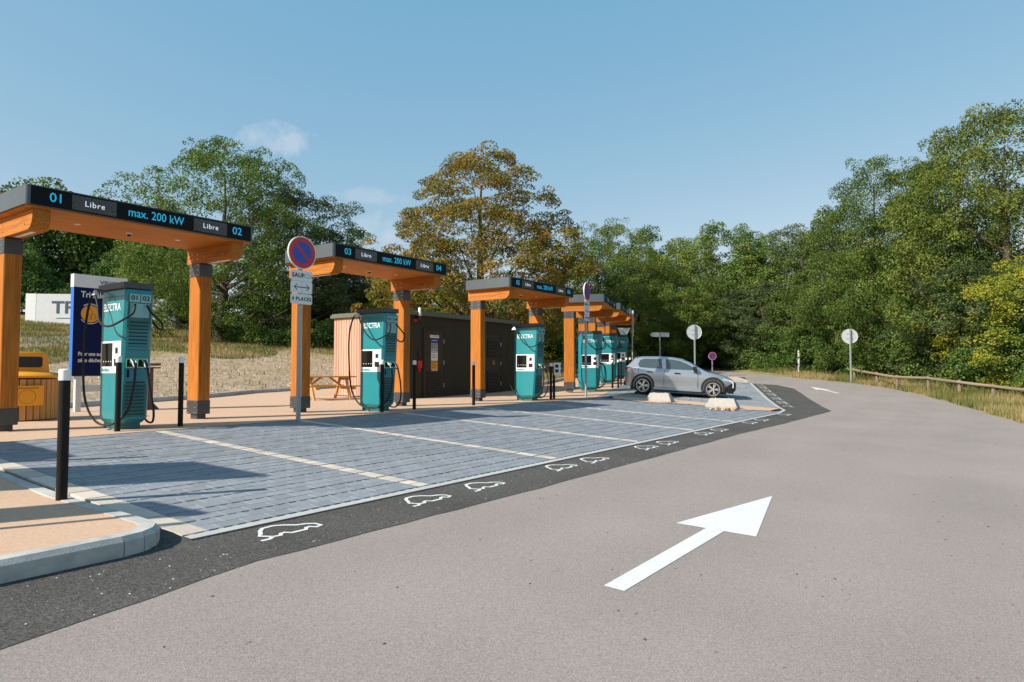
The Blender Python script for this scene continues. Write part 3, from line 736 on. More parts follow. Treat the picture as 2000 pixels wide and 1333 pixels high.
    # left side (faces oncoming drivers): white user panel
    for sd in (-1, 1):
        def slab(y0, y1, z0, z1, th, nm, m_, par):
            a, c = (-.2 - th, -.198) if sd < 0 else (.198, .2 + th)
            return MB().box(a, c, y0, y1, z0, z1).build(nm, m_, par)
        up = slab(-.37, .29, .93, 1.46, .005, 'user_panel', M_WHITEP, t)
        scr = slab(-.10, .26, 1.04, 1.43, .008, 'screen', M_SCREEN, up)
        for k in range(4): slab(-.065 + k * .08, -.045 + k * .08, 1.115, 1.132, .0095, 'screen_icon', M_WHITEP, scr)
        slab(-.30, -.18, 1.24, 1.37, .007, 'card_reader', M_TEALL, up)
        slab(-.275, -.205, 1.26, 1.345, .009, 'reader_window', M_SCREEN, up)
        slab(-.31, -.17, 1.05, 1.17, .012, 'payment_terminal', M_BLACKP, up)
        slab(-.02, .26, .95, 1.01, .007, 'notice', M_TEALL, up)
        for k in range(5): slab(.015 + k * .05, .035 + k * .05, .965, .985 + .012 * (k % 3), .0085, 'notice_mark', M_INK, up)
        rot = (math.pi / 2, 0, -math.pi / 2) if sd < 0 else (math.pi / 2, 0, math.pi / 2)
        text('brand_lettering', 'ELECTRA', .17, M_WHITEP, t, (-.203 if sd < 0 else .203, -.04, 2.02), rot=rot, bold=.001, sx=.84)
        slab(-.44, .30, 2.195, 2.202, .001, 'seam', M_GROOVE, t)
    return t
chd = [('V1', 5.36, '01', '02', 'teal charging station marked 01 and 02 in front of the blue info sign'),
       ('V1', 11.10, '03', '04', 'teal charging station marked 03 and 04 in front of the pale wooden cabin wall'),
       ('V1', 17.55, '05', '06', 'teal charging station marked 05 and 06 at the right end of the olive cabin'),
       ('V2', 3.75, '07', '08', 'teal charging station right behind the edge-on no-parking sign pole'),
       ('V2', 9.3, '09', '10', 'middle one of the three teal charging stations left of the silver car'),
       ('V2', 14.2, '11', '12', 'farthest teal charging station, in shade next to the rear of the silver car')]
for i, (fr, r, na, nb, lab) in enumerate(chd):
    if fr == 'V1': make_charger(*V1(r, -11.93), TH1, na, nb, lab)
    else: make_charger(*V2(r, -6.85), TH2, na, nb, lab, blue=(i == 3))

# ------------------------------------------------------------------ bollards
def make_bollard(x, y, z, h, label, rad=.043, parent_box=False):
    t = empty('bollard', (x, y, z), 0, label, 'bollard', 'black bollards with white heads')
    MB().lathe([(rad, -.03), (rad, h - .10)], 20).build('shaft', M_BOLL, t, True)
    MB().lathe([(rad + .003, h - .105), (rad + .003, h - .012), (rad - .006, h - .002), (rad * .4, h)], 20).build('white_head', M_WHITEP, t, True)
    return t
x, y = gpix(120, 981)
make_bollard(x, y, Zi(x, y), 1.185, 'black white-headed bollard on the beige kerbed island, nearest to the camera', .046)
bl = [(229, 843, 'black white-headed bollard in front of the user screen of station 01'),
      (352, 833, 'black white-headed bollard standing alone left of the first canopy right post'),
      (746, 805, 'black white-headed bollard hiding the right edge of station 03'),
      (809, 800, 'black white-headed bollard right of the second canopy right post'),
      (925, 792, 'black white-headed bollard touching the left post of the third canopy in view'),
      (1041, 782, 'black white-headed bollard by the hanging cables of station 05')]
for px, py, lab in bl:
    x, y = gpix(px, py); make_bollard(x, y, G(x, y), 1.21, lab)
x, y = gpix(1076, 780.5); make_bollard(x, y, G(x, y), 1.19, 'left one of the paired black bollards carrying the white socket box')
x, y = gpix(1082, 779.5); bb = make_bollard(x, y, G(x, y), 1.19, 'right one of the paired black bollards, right behind the white socket box')
sb = empty('socket_box', (x + .10, y - .09, G(x, y) + .78), TH2, 'white two-socket box fixed to the paired bollards right of station 05', 'socket box')
MB().box(-.06, .06, -.12, .10, 0, .42, .02).build('housing', M_WHITEP, sb)
for zz in (.10, .26): MB().box(-.035, .035, -.13, -.118, zz, zz + .1).build('socket', M_BLACKP, sb); 
for zz in (.10, .26): MB().box(-.066, -.058, -.06, .05, zz, zz + .1).build('socket', M_BLACKP, sb)
for (s_, q_, lab) in ((5.55, -6.15, 'left bollard of the pair in front of the middle far charging station'), (5.95, -5.95, 'right bollard of the pair in front of the middle far charging station'),
                      (7.9, -6.05, 'single black bollard between the two farthest charging stations'), (10.9, -6.1, 'left bollard of the pair before the farthest charging station'), (11.2, -5.95, 'right bollard of the pair before the farthest charging station')):
    x, y = V2(s_, q_); make_bollard(x, y, G(x, y), 1.22, lab)

# ------------------------------------------------------------------ traffic signs
def rounded(w, h, r, y, t, m_, name, par, cx=0, cz=0):
    ring = [(q[0], q[1]) for q in rect_ring(cx - w / 2, cx + w / 2, cz - h / 2, cz + h / 2, r, 0, 4)]
    return MB().prism(ring, 'y', y, y + t).build(name, m_, par)
def no_parking(x, y, z, rz, hc, label, dia=.66, panels=True, hpole=None):
    t = empty('no_parking_sign', (x, y, z), rz, label, 'traffic sign', 'no-parking signs')
    MB().box(-.04, .04, -.02, .04, -.02, hc + dia * .42 if panels else hc, .008).build('pole', M_POLE, t)
    pl = MB().disc((0, -.055, hc), 0, 0, dia / 2, .03, 40).build('sign_plate', M_SIGNW, t)
    r = dia / 2
    MB().disc((0, -.0575, hc), 0, 0, r * .94, .003, 40).build('red_disc', M_RED, pl)
    bd = MB().disc((0, -.0600, hc), 0, 0, r * .67, .003, 40).build('blue_field', M_BLUE, pl)
    c, s = math.cos(math.radians(-45)), math.sin(math.radians(-45)); mb = MB(); a, w = r * .70, r * .085
    mb.prism([(c * u - s * v, hc + s * u + c * v) for u, v in ((-a, -w), (a, -w), (a, w), (-a, w))], 'y', -.0625, -.059); mb.build('red_bar', M_RED, pl)
    if panels:
        for zz, hh, tx in ((hc - .46, .21, 'SAUF'), (hc - .69, .24, None), (hc - .925, .20, '4 PLACES')):
            p = rounded(.50, hh, .035, -.05, .02, M_SIGNW, 'sub_panel', t, 0, zz)
            fr = MB()
            if tx == 'SAUF':
                text('lettering', 'SAUF', .115, M_INK, p, (-.09, -.0525, zz), bold=.003, sx=1.0, spacing=1.1)
                for q in stroke([(.05 + .2 * a / .84, zz - .03 - .26 * b2 + .03) for a, b2 in CAR2D], .008, True): fr.add([(u, -.0525, v) for u, v in q], [(0, 1, 2, 3)])
                fr.build('car_symbol', M_INK, p)
            elif tx: text('lettering', tx, .098, M_INK, p, (0, -.0525, zz), bold=.0025, spacing=1.18)
            else:
                for q in stroke([(-.17, zz), (.17, zz)], .018) + stroke([(-.11, zz + .055), (-.18, zz), (-.11, zz - .055)], .018) + stroke([(.11, zz + .055), (.18, zz), (.11, zz - .055)], .018): fr.add([(u, -.0525, v) for u, v in q], [(0, 1, 2, 3)])
                fr.build('double_arrow', M_INK, p)
                MB().box(-.003, .003, -.0515, -.050, zz - .115, zz + .115).build('divider_line', M_POLE, p)
    return t
x, y = gpix(583, 820); no_parking(x, y, G(x, y), TH1, 3.31, 'round red and blue no-parking sign with three white panels, reading 4 places')
x, y = gpix(1145, 776); no_parking(x, y, G(x, y), TH1 + math.radians(10), 3.70, 'no-parking sign seen almost edge-on in front of the fourth charging station')
x, y = V2(11.6, -5.85); no_parking(x, y, G(x, y), TH2 + .06, 3.35, 'edge-on no-parking sign on grey pole just behind the silver car')
def at(px, d): return ((px - CX) / F * d, d)
def zat(py, d): return 1 + (HOR - py) / F * d
def sign_back(kind, px, py, d, label, size, face=0.0, gnd=None):
    x, y = at(px, d); z0 = (gnd if gnd is not None else T(x, y)); h = zat(py, d) - z0
    t = empty('sign_back', (x, y, z0), face, label, 'traffic sign', 'traffic signs seen from behind')
    MB().box(-.04, .04, -.04, .04, -.05, h + (size / 2 if kind == 'round' else size * .12), .008).build('pole', M_POLE, t)
    if kind == 'round':
        p = MB().disc((0, .05, h), 0, 0, size / 2, .03, 36).build('sign_plate', M_SIGNBACK, t)
        MB().box(-.18, .18, .03, .052, h + .12, h + .15).build('clamp', M_POLE, p); MB().box(-.18, .18, .03, .052, h - .15, h - .12).build('clamp', M_POLE, p)
        mb = MB(); mb.loft([[(rr * math.cos(2 * math.pi * k / 36), yy, h + rr * math.sin(2 * math.pi * k / 36)) for k in range(36)] for rr, yy in ((size / 2, .05), (size / 2 + .012, .04), (size / 2 + .012, .085), (size / 2, .085))], cap=False); mb.build('rim', M_SIGNW, p)
    elif kind == 'tri':
        MB().prism([(-size / 2, h + size * .43), (size / 2, h + size * .43), (.05, h - size * .43), (-.05, h - size * .43)], 'y', .05, .08).build('sign_plate', M_SIGNBACK, t)
    else:
        MB().prism([(-size * .5, h), (-size * .38, h + .15), (size * .5, h + .15), (size * .5, h - .15), (-size * .38, h - .15)], 'y', .05, .09).build('sign_plate', M_SIGNBACK, t)
    return t
sign_back('tri', 1219, 652, 47, 'grey back of a triangular sign between the farthest charger and canopy', .95, .1)
sign_back('arrow', 1289, 654, 46, 'grey back of an arrow-shaped direction sign above the silver car', 1.35, .05)
sign_back('round', 1357, 649, 40, 'grey back of a round sign on a pole right behind the silver car roof', .88, .05)
sign_back('round', 1661, 657, 37.5, 'grey back of a round sign by the wooden rail in front of the trees', .82, -.15)
x, y = at(1391, 47); no_parking(x, y, T(x, y), 0.0, zat(696, 47) - T(x, y), 'tiny low no-parking sign on the grass above the silver car bonnet', .56, panels=False)
x, y = at(1560, 43); t_ = empty('marker_post', (x, y, T(x, y)), 0, 'slim pale marker post at the road edge before the trees', 'post')
MB().lathe([(.07, -.05), (.07, 1.42), (.05, 1.47)], 14).build('shaft', M_SIGNBACK, t_, True); MB().lathe([(.073, 1.2), (.073, 1.3)], 14).build('band', M_SIGNW, t_)

# tall signboards standing just left of the view; their shadows reach the first bay
def totem(tipA, tipB, h, label, navy):
    k = h / math.tan(SUN_EL)
    a = Vector(tipA) + SUN_H * k; c = Vector(tipB) + SUN_H * k; mid = (a + c) / 2; w = (c - a).length
    ang = math.atan2((c - a).y, (c - a).x); z = G(mid.x, mid.y) - .2
    t = empty('totem_sign', (mid.x, mid.y, z), ang, label, 'sign')
    MB().box(-w / 2, w / 2, -.06, .06, .0, h + (.0), .02).build('panel', navy, t); MB().box(-w / 2 - .05, w / 2 + .05, -.1, .1, 0, .12).build('base', M_STEEL, t)
totem(gpix(397, 901), gpix(538, 930), 4.15, 'tall wide totem sign outside the left edge, shading the first bay', M_FASCIA)
totem(gpix(330, 978), gpix(435, 1002), 3.2, 'narrower totem sign outside the left edge, shading the kerbed island', M_SIGNW)
for (px, py, h, lab) in ((310, 1026, 2.6, 'plain grey pole outside the left edge behind the kerbed island'), (275, 893, 1.21, 'black bollard standing alone just outside the left picture edge')):
    tip = Vector(gpix(px, py)); b_ = tip + SUN_H * (h / math.tan(SUN_EL))
    if h < 2: make_bollard(b_.x, b_.y, G(b_.x, b_.y), h, lab)
    else:
        t_ = empty('grey_pole', (b_.x, b_.y, Zi(b_.x, b_.y)), 0, lab, 'pole'); MB().lathe([(.04, -.2), (.04, h)], 14).build('shaft', M_POLE, t_, True); MB().lathe([(.05, h), (.05, h + .03), (.02, h + .05)], 14).build('cap', M_POLE, t_)

# ------------------------------------------------------------------ cabin (substation)
def cabin():
    r0, r1, p0, p1, H = 15.9, 22.35, -19.35, -15.8, 2.82
    x, y = V1(r0, p1); z = G(x, y); t = empty('transformer_cabin', (x, y, z), TH1, 'olive flat-roofed cabin with pale wooden side wall behind the chargers', 'cabin')
    Lx, Ly = r1 - r0, p1 - p0
    MB().box(.03, Lx, 0, Ly, -.05, H).build('wall', M_OLIVE, t)
    rf = MB().box(-.10, Lx + .10, -.12, Ly + .10, H, H + .11, .01).build('roof', M_ROOFT, t)
    MB().box(-.06, Lx + .06, -.08, Ly + .06, H + .11, H + .16).build('roof_edge', M_ROOFT, rf)
    n = 26; w = Ly / n
    for k in range(n): MB().box(.0, .03 + rnd.uniform(0, .006), k * w + .010, (k + 1) * w - .010, .05, H - .01).build('plank', M_LARCH, t)
    wr = MB(); 
    for k in range(1, 5): wr.box(Lx * k / 5 - .015, Lx * k / 5 + .015, -.006, .002, .02, H - .02)
    wr.build('panel_joint', M_OLIVED, t)
    def door(a, c, z1, side):
        d = MB().box(a, c, -.04, .005, .02, z1, .008).build('door', M_OLIVED, t)
        f = MB().box(a - .06, a, -.055, .005, .02, z1 + .06).box(c, c + .06, -.055, .005, .02, z1 + .06).box(a, c, -.055, .005, z1, z1 + .06).build('door_frame', M_OLIVE, d)
        for zz in (.35, 1.15, 1.9): MB().tube([(c - .02, -.06, zz), (c - .02, -.06, zz + .14)], .012, 6).build('hinge', M_SIGNBACK, d)
        MB().box(a + .06, a + .14, -.075, -.04, .98, 1.04).build('handle', M_STEEL, d)
        return d
    def louvre(par, a, c, z0, z1):
        l = MB().box(a, c, -.052, -.04, z0, z1).build('louvre', M_GROOVE2, par)
        k = z0 + .03
        while k < z1 - .03:
            MB().loft([[(a + .02, -.075, k), (c - .02, -.075, k), (c - .02, -.045, k + .035), (a + .02, -.045, k + .035)], [(a + .02, -.075, k + .006), (c - .02, -.075, k + .006), (c - .02, -.045, k + .041), (a + .02, -.045, k + .041)]]).build('slat', M_OLIVE2, l); k += .055
    M_GROOVE2 = mat('louvre dark', (.012, .010, .006), .8, .1, 5); M_OLIVE2 = mat('louvre slat', (.040, .030, .014), .6, .1, 5)
    d1 = door(.95, 1.95, 2.35, 1); louvre(d1, 1.05, 1.85, .12, .92)
    d2 = door(4.35, 5.35, 2.35, 1); louvre(d2, 4.45, 5.25, .12, .92); louvre(d2, 4.45, 5.25, 1.45, 2.2)
    for a, c, z0, z1, m_, nm in ((1.22, 1.68, 2.08, 2.18, M_SIGNW, 'door_plate'), (1.28, 1.62, 1.92, 2.03, M_BLUE, 'notice'), (1.28, 1.62, 1.62, 1.90, mat('notice grey blue', (.30, .34, .40), .5), 'notice'), (1.28, 1.62, 1.28, 1.61, M_SIGNW, 'notice'), (1.28, 1.62, .98, 1.26, M_OCHRE, 'notice'), (1.31, 1.60, .76, .97, M_SIGNW, 'notice')):
        o_ = MB().box(a, c, -.046, -.04, z0, z1).build(nm, m_, d1)
        nl = max(1, int((z1 - z0) / .07))
        for k in range(nl): MB().box(a + .03, c - .03 - .08 * (k % 2), -.048, -.045, z1 - .045 - k * .06, z1 - .03 - k * .06).build('print_line', M_INK if m_ is not M_BLUE else M_SIGNW, o_)
    MB().prism([(4.80, 1.18), (4.98, 1.18), (4.89, 1.34)], 'y', -.046, -.04).build('hazard_plate', M_OCHRE, d2); MB().prism([(4.835, 1.20), (4.945, 1.20), (4.89, 1.30)], 'y', -.048, -.045).build('hazard_mark', M_OLIVE, d2)
    rb = MB().box(.62, .80, -.09, 0, 1.02, 1.28, .015).build('red_alarm_box', M_RED, t); MB().box(.66, .72, -.07, -.02, .90, 1.02).build('lever', M_RED, rb)
    MB().box(.66, .78, -.05, 0, 1.40, 1.58, .01).build('key_box', M_BLACKP, t)
    lp = MB().lathe([(.045, 0), (.05, .02), (.05, .26), (.03, .28)], 12, (.62, -.12, H - .02)).build('wall_lamp', M_WHITEP, t); MB().box(.58, .66, -.14, .0, H - .16, H - .03).build('lamp_bracket', M_STEEL, lp)
    MB().box(.42, .56, -.06, 0, H - .22, H - .14).build('red_beacon', M_RED, t)
    return t
cabin()

# ------------------------------------------------------------------ picnic table
def picnic():
    x, y = V1(14.25, -17.75); t = empty('picnic_table', (x, y, G(x, y)), TH1 - .25, 'light wooden picnic table with benches left of the cabin', 'picnic table')
    for k in range(6): MB().box(-.95, .95, -.36 + k * .12, -.36 + k * .12 + .112, .72, .765, .006).build('top_plank', M_PINE, t)
    for sy in (-1, 1):
        for k in range(2): a = sy * .70 + k * .125 - .125; MB().box(-.95, .95, a, a + .118, .42, .462, .006).build('bench_plank', M_PINE, t)
    for sx in (-.62, .62):
        for sy in (-1, 1):
            MB().loft([[(sx - .03, sy * .58 - .05, -.01), (sx + .03, sy * .58 - .05, -.01), (sx + .03, sy * .58 + .05, -.01), (sx - .03, sy * .58 + .05, -.01)], [(sx - .03, sy * .22 - .05, .72), (sx + .03, sy * .22 - .05, .72), (sx + .03, sy * .22 + .05, .72), (sx - .03, sy * .22 + .05, .72)]]).build('leg', M_PINE, t)
        MB().box(sx + .03, sx + .075, -.80, .80, .33, .42).build('bench_bearer', M_PINE, t); MB().box(sx + .03, sx + .075, -.34, .34, .63, .72).build('top_bearer', M_PINE, t)
        MB().tube([(sx, 0, .40), (sx * .25, 0, .72)], .035, 4).build('brace', M_PINE, t)
picnic()

# ------------------------------------------------------------------ blue information sign, bin, small stand
def info_sign():
    x, y = V1(6.62, -17.3); t = empty('information_sign', (x, y, G(x, y)), TH1, 'tall navy sorting information sign with white top behind station 01', 'sign')
    Wd, z0, z1 = 1.17, .83, 3.22
    p = MB().box(0, Wd, 0, .16, z0, z1).build('panel', M_NAVYS, t)
    MB().box(.006, Wd - .006, -.006, .004, z0 + .006, z1 - .30).build('navy_face', M_NAVY, p)
    MB().box(-.006, Wd + .006, -.010, .166, z1 - .30, z1 + .004).build('white_header', M_SIGNW, p)
    M_VIO = mat('logo blue', (.02, .05, .16), .5); M_PINK = mat('logo pink', (.75, .02, .12), .5)
    text('logo_lettering', 'VINCI', .13, M_VIO, p, (.75, -.013, z1 - .155), bold=.002, sx=1.15)
    for dx_, dz_ in ((0, .045), (-.05, 0), (.05, 0), (0, -.0)): MB().box(1.03 + dx_ - .022, 1.03 + dx_ + .022, -.013, -.008, z1 - .155 + dz_ - .022, z1 - .155 + dz_ + .022).build('logo_square', M_PINK if dz_ or dx_ else M_SIGNW, p)
    text('title_lettering', 'Tri sélectif', .20, M_SIGNW, p, (.15, -.009, z1 - .47), align='LEFT', bold=.004, sx=.85)
    for cx, cz, m_, tp in ((.36, z1 - .92, M_OCHRE, 'emballages'), (.86, z1 - .92, mat('sorting green', (.10, .36, .06), .5), 'verre'), (.86, z1 - 1.55, M_NAVY, 'autres')):
        d = MB().disc((cx, -.012, cz), 0, 0, .20, .006, 36).build('sorting_disc', m_, p)
        mb = MB()
        for k in range(14):
            a = math.radians(215 + 110 * k / 14); b2 = math.radians(215 + 110 * (k + 1) / 14)
            mb.add([(cx + r_ * math.cos(q), -.010, cz + r_ * math.sin(q)) for r_, q in ((.225, a), (.225, b2), (.24, b2), (.24, a))], [(0, 1, 2, 3)])
        for k in range(11):
            a = math.radians(125 - 70 * k / 11); mb.add([(cx + r_ * math.cos(a + o_), -.010, cz + r_ * math.sin(a + o_)) for r_, o_ in ((.22, -.035), (.22, .035), (.25, .035), (.25, -.035))], [(0, 1, 2, 3)])
        tag(mb.build('ring_lettering', M_SIGNW, d), kind='stuff')
        ic = MB()
        for q in stroke([(cx - .05, cz - .02), (cx - .05, cz + .06), (cx, cz + .14), (cx + .04, cz + .06), (cx + .04, cz - .02)], .008) + stroke([(cx - .1, cz - .12), (cx - .1, cz - .05), (cx - .02, cz - .02), (cx + .02, cz - .12)], .008, True) + stroke([(cx + .02, cz - .12), (cx + .02, cz), (cx + .11, cz), (cx + .11, cz - .12)], .008, True): ic.add([(u, -.0145, v) for u, v in q], [(0, 1, 2, 3)])
        tag(ic.build('packaging_icon', M_INK if m_ is M_OCHRE else M_SIGNW, d), kind='stuff')
    text('slogan_lettering', 'Pour une autoroute', .125, M_SIGNW, p, (.12, -.009, z0 + .52), align='LEFT', bold=.003, sx=.80)
    text('slogan_lettering', 'zéro déchet', .125, M_SIGNW, p, (.12, -.009, z0 + .37), align='LEFT', bold=.003, sx=.85)
    text('tag_lettering', '#recyclage', .08, M_SIGNW, p, (.62, -.009, z0 + .12), align='LEFT', bold=.002)
    for cx in (.10, Wd - .22): MB().box(cx, cx + .12, .02, .14, -.02, z0).build('leg', M_SIGNBACK, t)
    MB().box(.22, Wd - .22, .05, .10, .46, .62).build('cross_bar', M_SIGNBACK, t)
info_sign()
def bin_():
    x, y = V1(5.05, -15.55); t = empty('litter_bin', (x, y, G(x, y)), TH1 - .15, 'round slatted wooden litter bin with yellow hood behind the left post', 'litter bin')
    MB().lathe([(.60, .02), (.60, .82)], 32).build('liner', M_BLACKP, t)
    n = 34
    sl = MB().box(-.05, .05, -.012, .012, .02, .80, .004).mesh('slat', M_SLAT)
    for k in range(n):
        a = 2 * math.pi * k / n; o_ = bpy.data.objects.new('slat', sl); link(o_, t); o_.location = (.62 * math.cos(a), .62 * math.sin(a), 0); o_.rotation_euler = (0, 0, a + math.pi / 2)
    MB().lathe([(.67, .83), (.67, .87), (.60, .92), (.40, .95)], 36).build('lid', M_YELLOW, t, True)
    hd = MB().loft([rect_ring(-.44, .44, -.30, .30, .10, .93, 4), rect_ring(-.41, .41, -.28, .28, .10, 1.28, 4), rect_ring(-.36, .36, -.24, .24, .10, 1.34, 4)]).build('hood', M_YELLOW, t, True)
    MB().loft([rect_ring(-.30, .30, 1.03, 1.24, .04, 0, 3)]).v
    ring = [(q[0], q[1]) for q in rect_ring(-.30, .30, 1.03, 1.24, .04, 0, 3)]
    MB().prism(ring, 'y', -.305, -.26).build('opening', M_BLACKP, hd)
    rm = MB(); ro = [(q[0], q[1]) for q in rect_ring(-.33, .33, 1.00, 1.27, .06, 0, 3)]; rm.prism(ro, 'y', -.301, -.25); rm.build('opening_rim', M_YELLOW, hd)
    pq = MB().box(-.26, .26, -.70, -.64, .30, .68).build('yellow_plate', M_YELLOW, t)
    rr = MB().disc((0, -.702, .47), 0, .13, .135, 0, 30); rr.build('plate_ring', M_INK, pq)
    MB().box(-.16, .18, -.703, -.70, .63, .642).build('plate_line', M_INK, pq)
bin_()
def stand():
    x, y = -8.95, 16.45; t = empty('brown_stand', (x, y, G(x, y)), TH1, 'small brown stand partly hidden behind station 01', 'stand')
    MB().box(-.07, .07, -.07, .07, 0, 1.02, .01).build('post', M_BROWN, t)
    MB().box(-.20, .20, -.16, .16, 1.08, 1.14, .01).build('top_board', M_BROWN, t); MB().box(-.20, .20, -.16, .16, 1.01, 1.045, .01).build('under_board', M_BROWN, t)
    MB().loft([[(-.16, -.12, -.01), (.22, -.12, -.01), (.22, .12, -.01), (-.16, .12, -.01)], [(-.07, -.07, .16), (.08, -.07, .16), (.08, .07, .16), (-.07, .07, .16)]]).build('foot', M_BROWN, t)
stand()

# ------------------------------------------------------------------ parked car
def make_car():
    rear = V2(3.05, -4.62); rz = math.atan2(P2[1], P2[0])
    mid = (rear[0] + P2[0] * 1.27, rear[1] + P2[1] * 1.27)
    z = (G(*rear) + G(rear[0] + P2[0] * 2.54, rear[1] + P2[1] * 2.54)) / 2
    t = empty('parked_car', (mid[0], mid[1], z), 0, 'silver grey five-door hatchback parked nose out in a far bay', 'car')
    pitch = math.atan2(G(rear[0], rear[1]) - G(rear[0] + P2[0] * 2.54, rear[1] + P2[1] * 2.54), 2.54)
    t.rotation_euler = (Matrix.Rotation(rz, 3, 'Z') @ Matrix.Rotation(pitch, 3, 'Y')).to_euler()
    # local x forward, wheels at +-1.27
    st = [  # x, half width, bottom z, belt z (top of lower body)
        (-1.98, .60, .42, .72), (-1.95, .74, .34, .86), (-1.85, .82, .27, .97), (-1.60, .865, .21, 1.00), (-1.27, .875, .19, 1.00), (-.8, .87, .17, .985), (-.2, .865, .17, .965), (.4, .865, .17, .945), (.85, .87, .17, .935), (1.05, .872, .18, .925), (1.27, .87, .19, .895), (1.55, .85, .20, .835), (1.80, .79, .22, .755), (1.98, .68, .25, .66), (2.06, .52, .32, .56)]
    rings = []
    for x, w, zb, zt in st:
        h = zt - zb
        half = [(0, zb), (w * .88, zb), (w * .985, zb + .05), (w * .97, zb + .16), (w * .985, zb + h * .45), (w, zb + h * .72), (w * .985, zb + h * .86), (w * .93, zt - .012), (w * .80, zt + .012), (0, zt + .03)]
        rings.append([(x, yy, zz) for yy, zz in half] + [(x, -yy, zz) for yy, zz in half[-2:0:-1]])
    me = MB().loft(rings).mesh('body', M_CARP, True)
    body = bpy.data.objects.new('body', me); link(body, t)
    cut = MB()
    for wx in (-1.27, 1.27):
        cut.loft([[(wx + .365 * math.cos(2 * math.pi * k / 28), yy, .335 + .365 * math.sin(2 * math.pi * k / 28)) for k in range(28)] for yy in (-1.1, -.60)])
        cut.loft([[(wx + .365 * math.cos(2 * math.pi * k / 28), yy, .335 + .365 * math.sin(2 * math.pi * k / 28)) for k in range(28)] for yy in (.60, 1.1)])
    co = cut.build('cutter', M_BLACKP); md = body.modifiers.new('b', 'BOOLEAN'); md.object = co; md.operation = 'DIFFERENCE'; md.solver = 'EXACT'
    co.rotation_euler = (0, 0, 0); co.parent = t
    bpy.context.view_layer.update()
    me2 = bpy.data.meshes.new_from_object(body.evaluated_get(bpy.context.evaluated_depsgraph_get()))
    body.modifiers.clear(); body.data = me2; bpy.data.objects.remove(co)
    if not me2.materials: me2.materials.append(M_CARP)
    # cabin
    cs = [(-1.93, .64, .98, 1.00), (-1.80, .70, .96, 1.13), (-1.62, .715, .94, 1.36), (-1.35, .72, .94, 1.41), (-.8, .72, .94, 1.435), (-.25, .72, .93, 1.43), (.12, .71, .92, 1.385), (.40, .71, .92, 1.29), (.75, .715, .91, 1.10), (1.08, .72, .90, .93)]
    rings = []
    for x, w, zb, zt in cs:
        tw = lambda zz: .80 - .30 * (zz - .94)        # tumblehome
        half = [(0, zb), (tw(zb), zb), (tw(zt - .05) if zt - zb > .1 else tw(zb), max(zb + .005, zt - .06)), (tw(zt) - .06, zt - .012), (tw(zt) * .5, zt + .006), (0, zt + .012)]
        rings.append([(x, yy, zz) for yy, zz in half] + [(x, -yy, zz) for yy, zz in half[-2:0:-1]])
    roof = MB().loft(rings).build('roof', M_CARP, t, True)
    def sidewin(poly, nm='side_window'):
        for sd in (-1, 1):
            vs = [(x, sd * (.80 - .30 * (zz - .94) + .010), zz) for x, zz in poly]; n = len(vs)
            vs += [(x, sd * (.80 - .30 * (zz - .94) - .01), zz) for x, zz in poly]
            MB().add(vs, [tuple(range(n)), tuple(range(2 * n - 1, n - 1, -1))] + [(i, (i + 1) % n, n + (i + 1) % n, n + i) for i in range(n)]).build(nm, M_GLASS, t)
    sidewin([(-1.42, 1.0), (-1.48, 1.10), (-1.42, 1.27), (-1.25, 1.325), (-.62, 1.345), (-.58, .985)])
    sidewin([(-.44, .98), (-.47, 1.345), (-.20, 1.34), (.06, 1.30), (.34, 1.19), (.72, .985)])
    for sd in (-1, 1):
        vs = [(x, sd * (.80 - .30 * (zz - .94) + .008), zz) for x, zz in ((-.58, .97), (-.63, 1.35), (-.46, 1.35), (-.43, .97))]
        MB().add(vs, [(0, 1, 2, 3)]).build('pillar_trim', M_SIGNBACK, t)
    def sheetpatch(pts, nm, m_): MB().add(pts, [(0, 1, 2, 3)]).build(nm, m_, t)
    ws = [(.17, -.58, 1.385), (1.02, -.69, .968), (1.02, .69, .968), (.17, .58, 1.385)]
    sheetpatch([(x + .012, yy, zz + .02) for x, yy, zz in ws], 'windscreen', M_GLASS)
    sheetpatch([(-1.66, -.50, 1.345), (-1.83, -.56, 1.13), (-1.83, .56, 1.13), (-1.66, .50, 1.345)], 'rear_window', M_GLASS)
    MB().box(-1.86, -1.55, -.56, .56, 1.385, 1.41).build('rear_spoiler', M_BLACKP, t)
    for sd in (-1, 1):
        for wx in (-1.27, 1.27):
            pts_o = []; mb = MB(); n = 22
            for k in range(n + 1):
                a = math.radians(-14 + 208 * k / n); ca, sa = math.cos(a), math.sin(a)
                pts_o.append([(wx + .43 * ca, sd * .872, .335 + .43 * sa), (wx + .43 * ca, sd * .885, .335 + .43 * sa), (wx + .362 * ca, sd * .885, .335 + .362 * sa), (wx + .362 * ca, sd * .70, .335 + .362 * sa)])
            mb.loft(pts_o, cap=False, closed=False); mb.build('arch_trim', M_BLACKP, t)
        MB().loft([[(x_, sd * .862, .30), (x_, sd * .90, .27), (x_, sd * .90, .20), (x_, sd * .862, .18)] for x_ in (-.86, .86)]).build('sill', M_CARP, t)
        MB().box(-.86, .86, sd * .84 if sd > 0 else -.87, .87 if sd > 0 else -.84, .13, .20).build('sill_trim', M_BLACKP, t)
        for hx in (-1.02, -.02):
            MB().box(hx - .11, hx + .11, .862 if sd > 0 else -.90, .90 if sd > 0 else -.862, .82, .855, .008).build('door_handle', M_BLACKP, t)
        for lx, z0, z1 in ((-.50, .33, .96), (.72, .33, .93), (-1.45, .75, .97)):
            MB().box(lx - .004, lx + .004, .852 if sd > 0 else -.8775, .8775 if sd > 0 else -.852, z0, z1).build('door_seam', M_BLACKP, t)
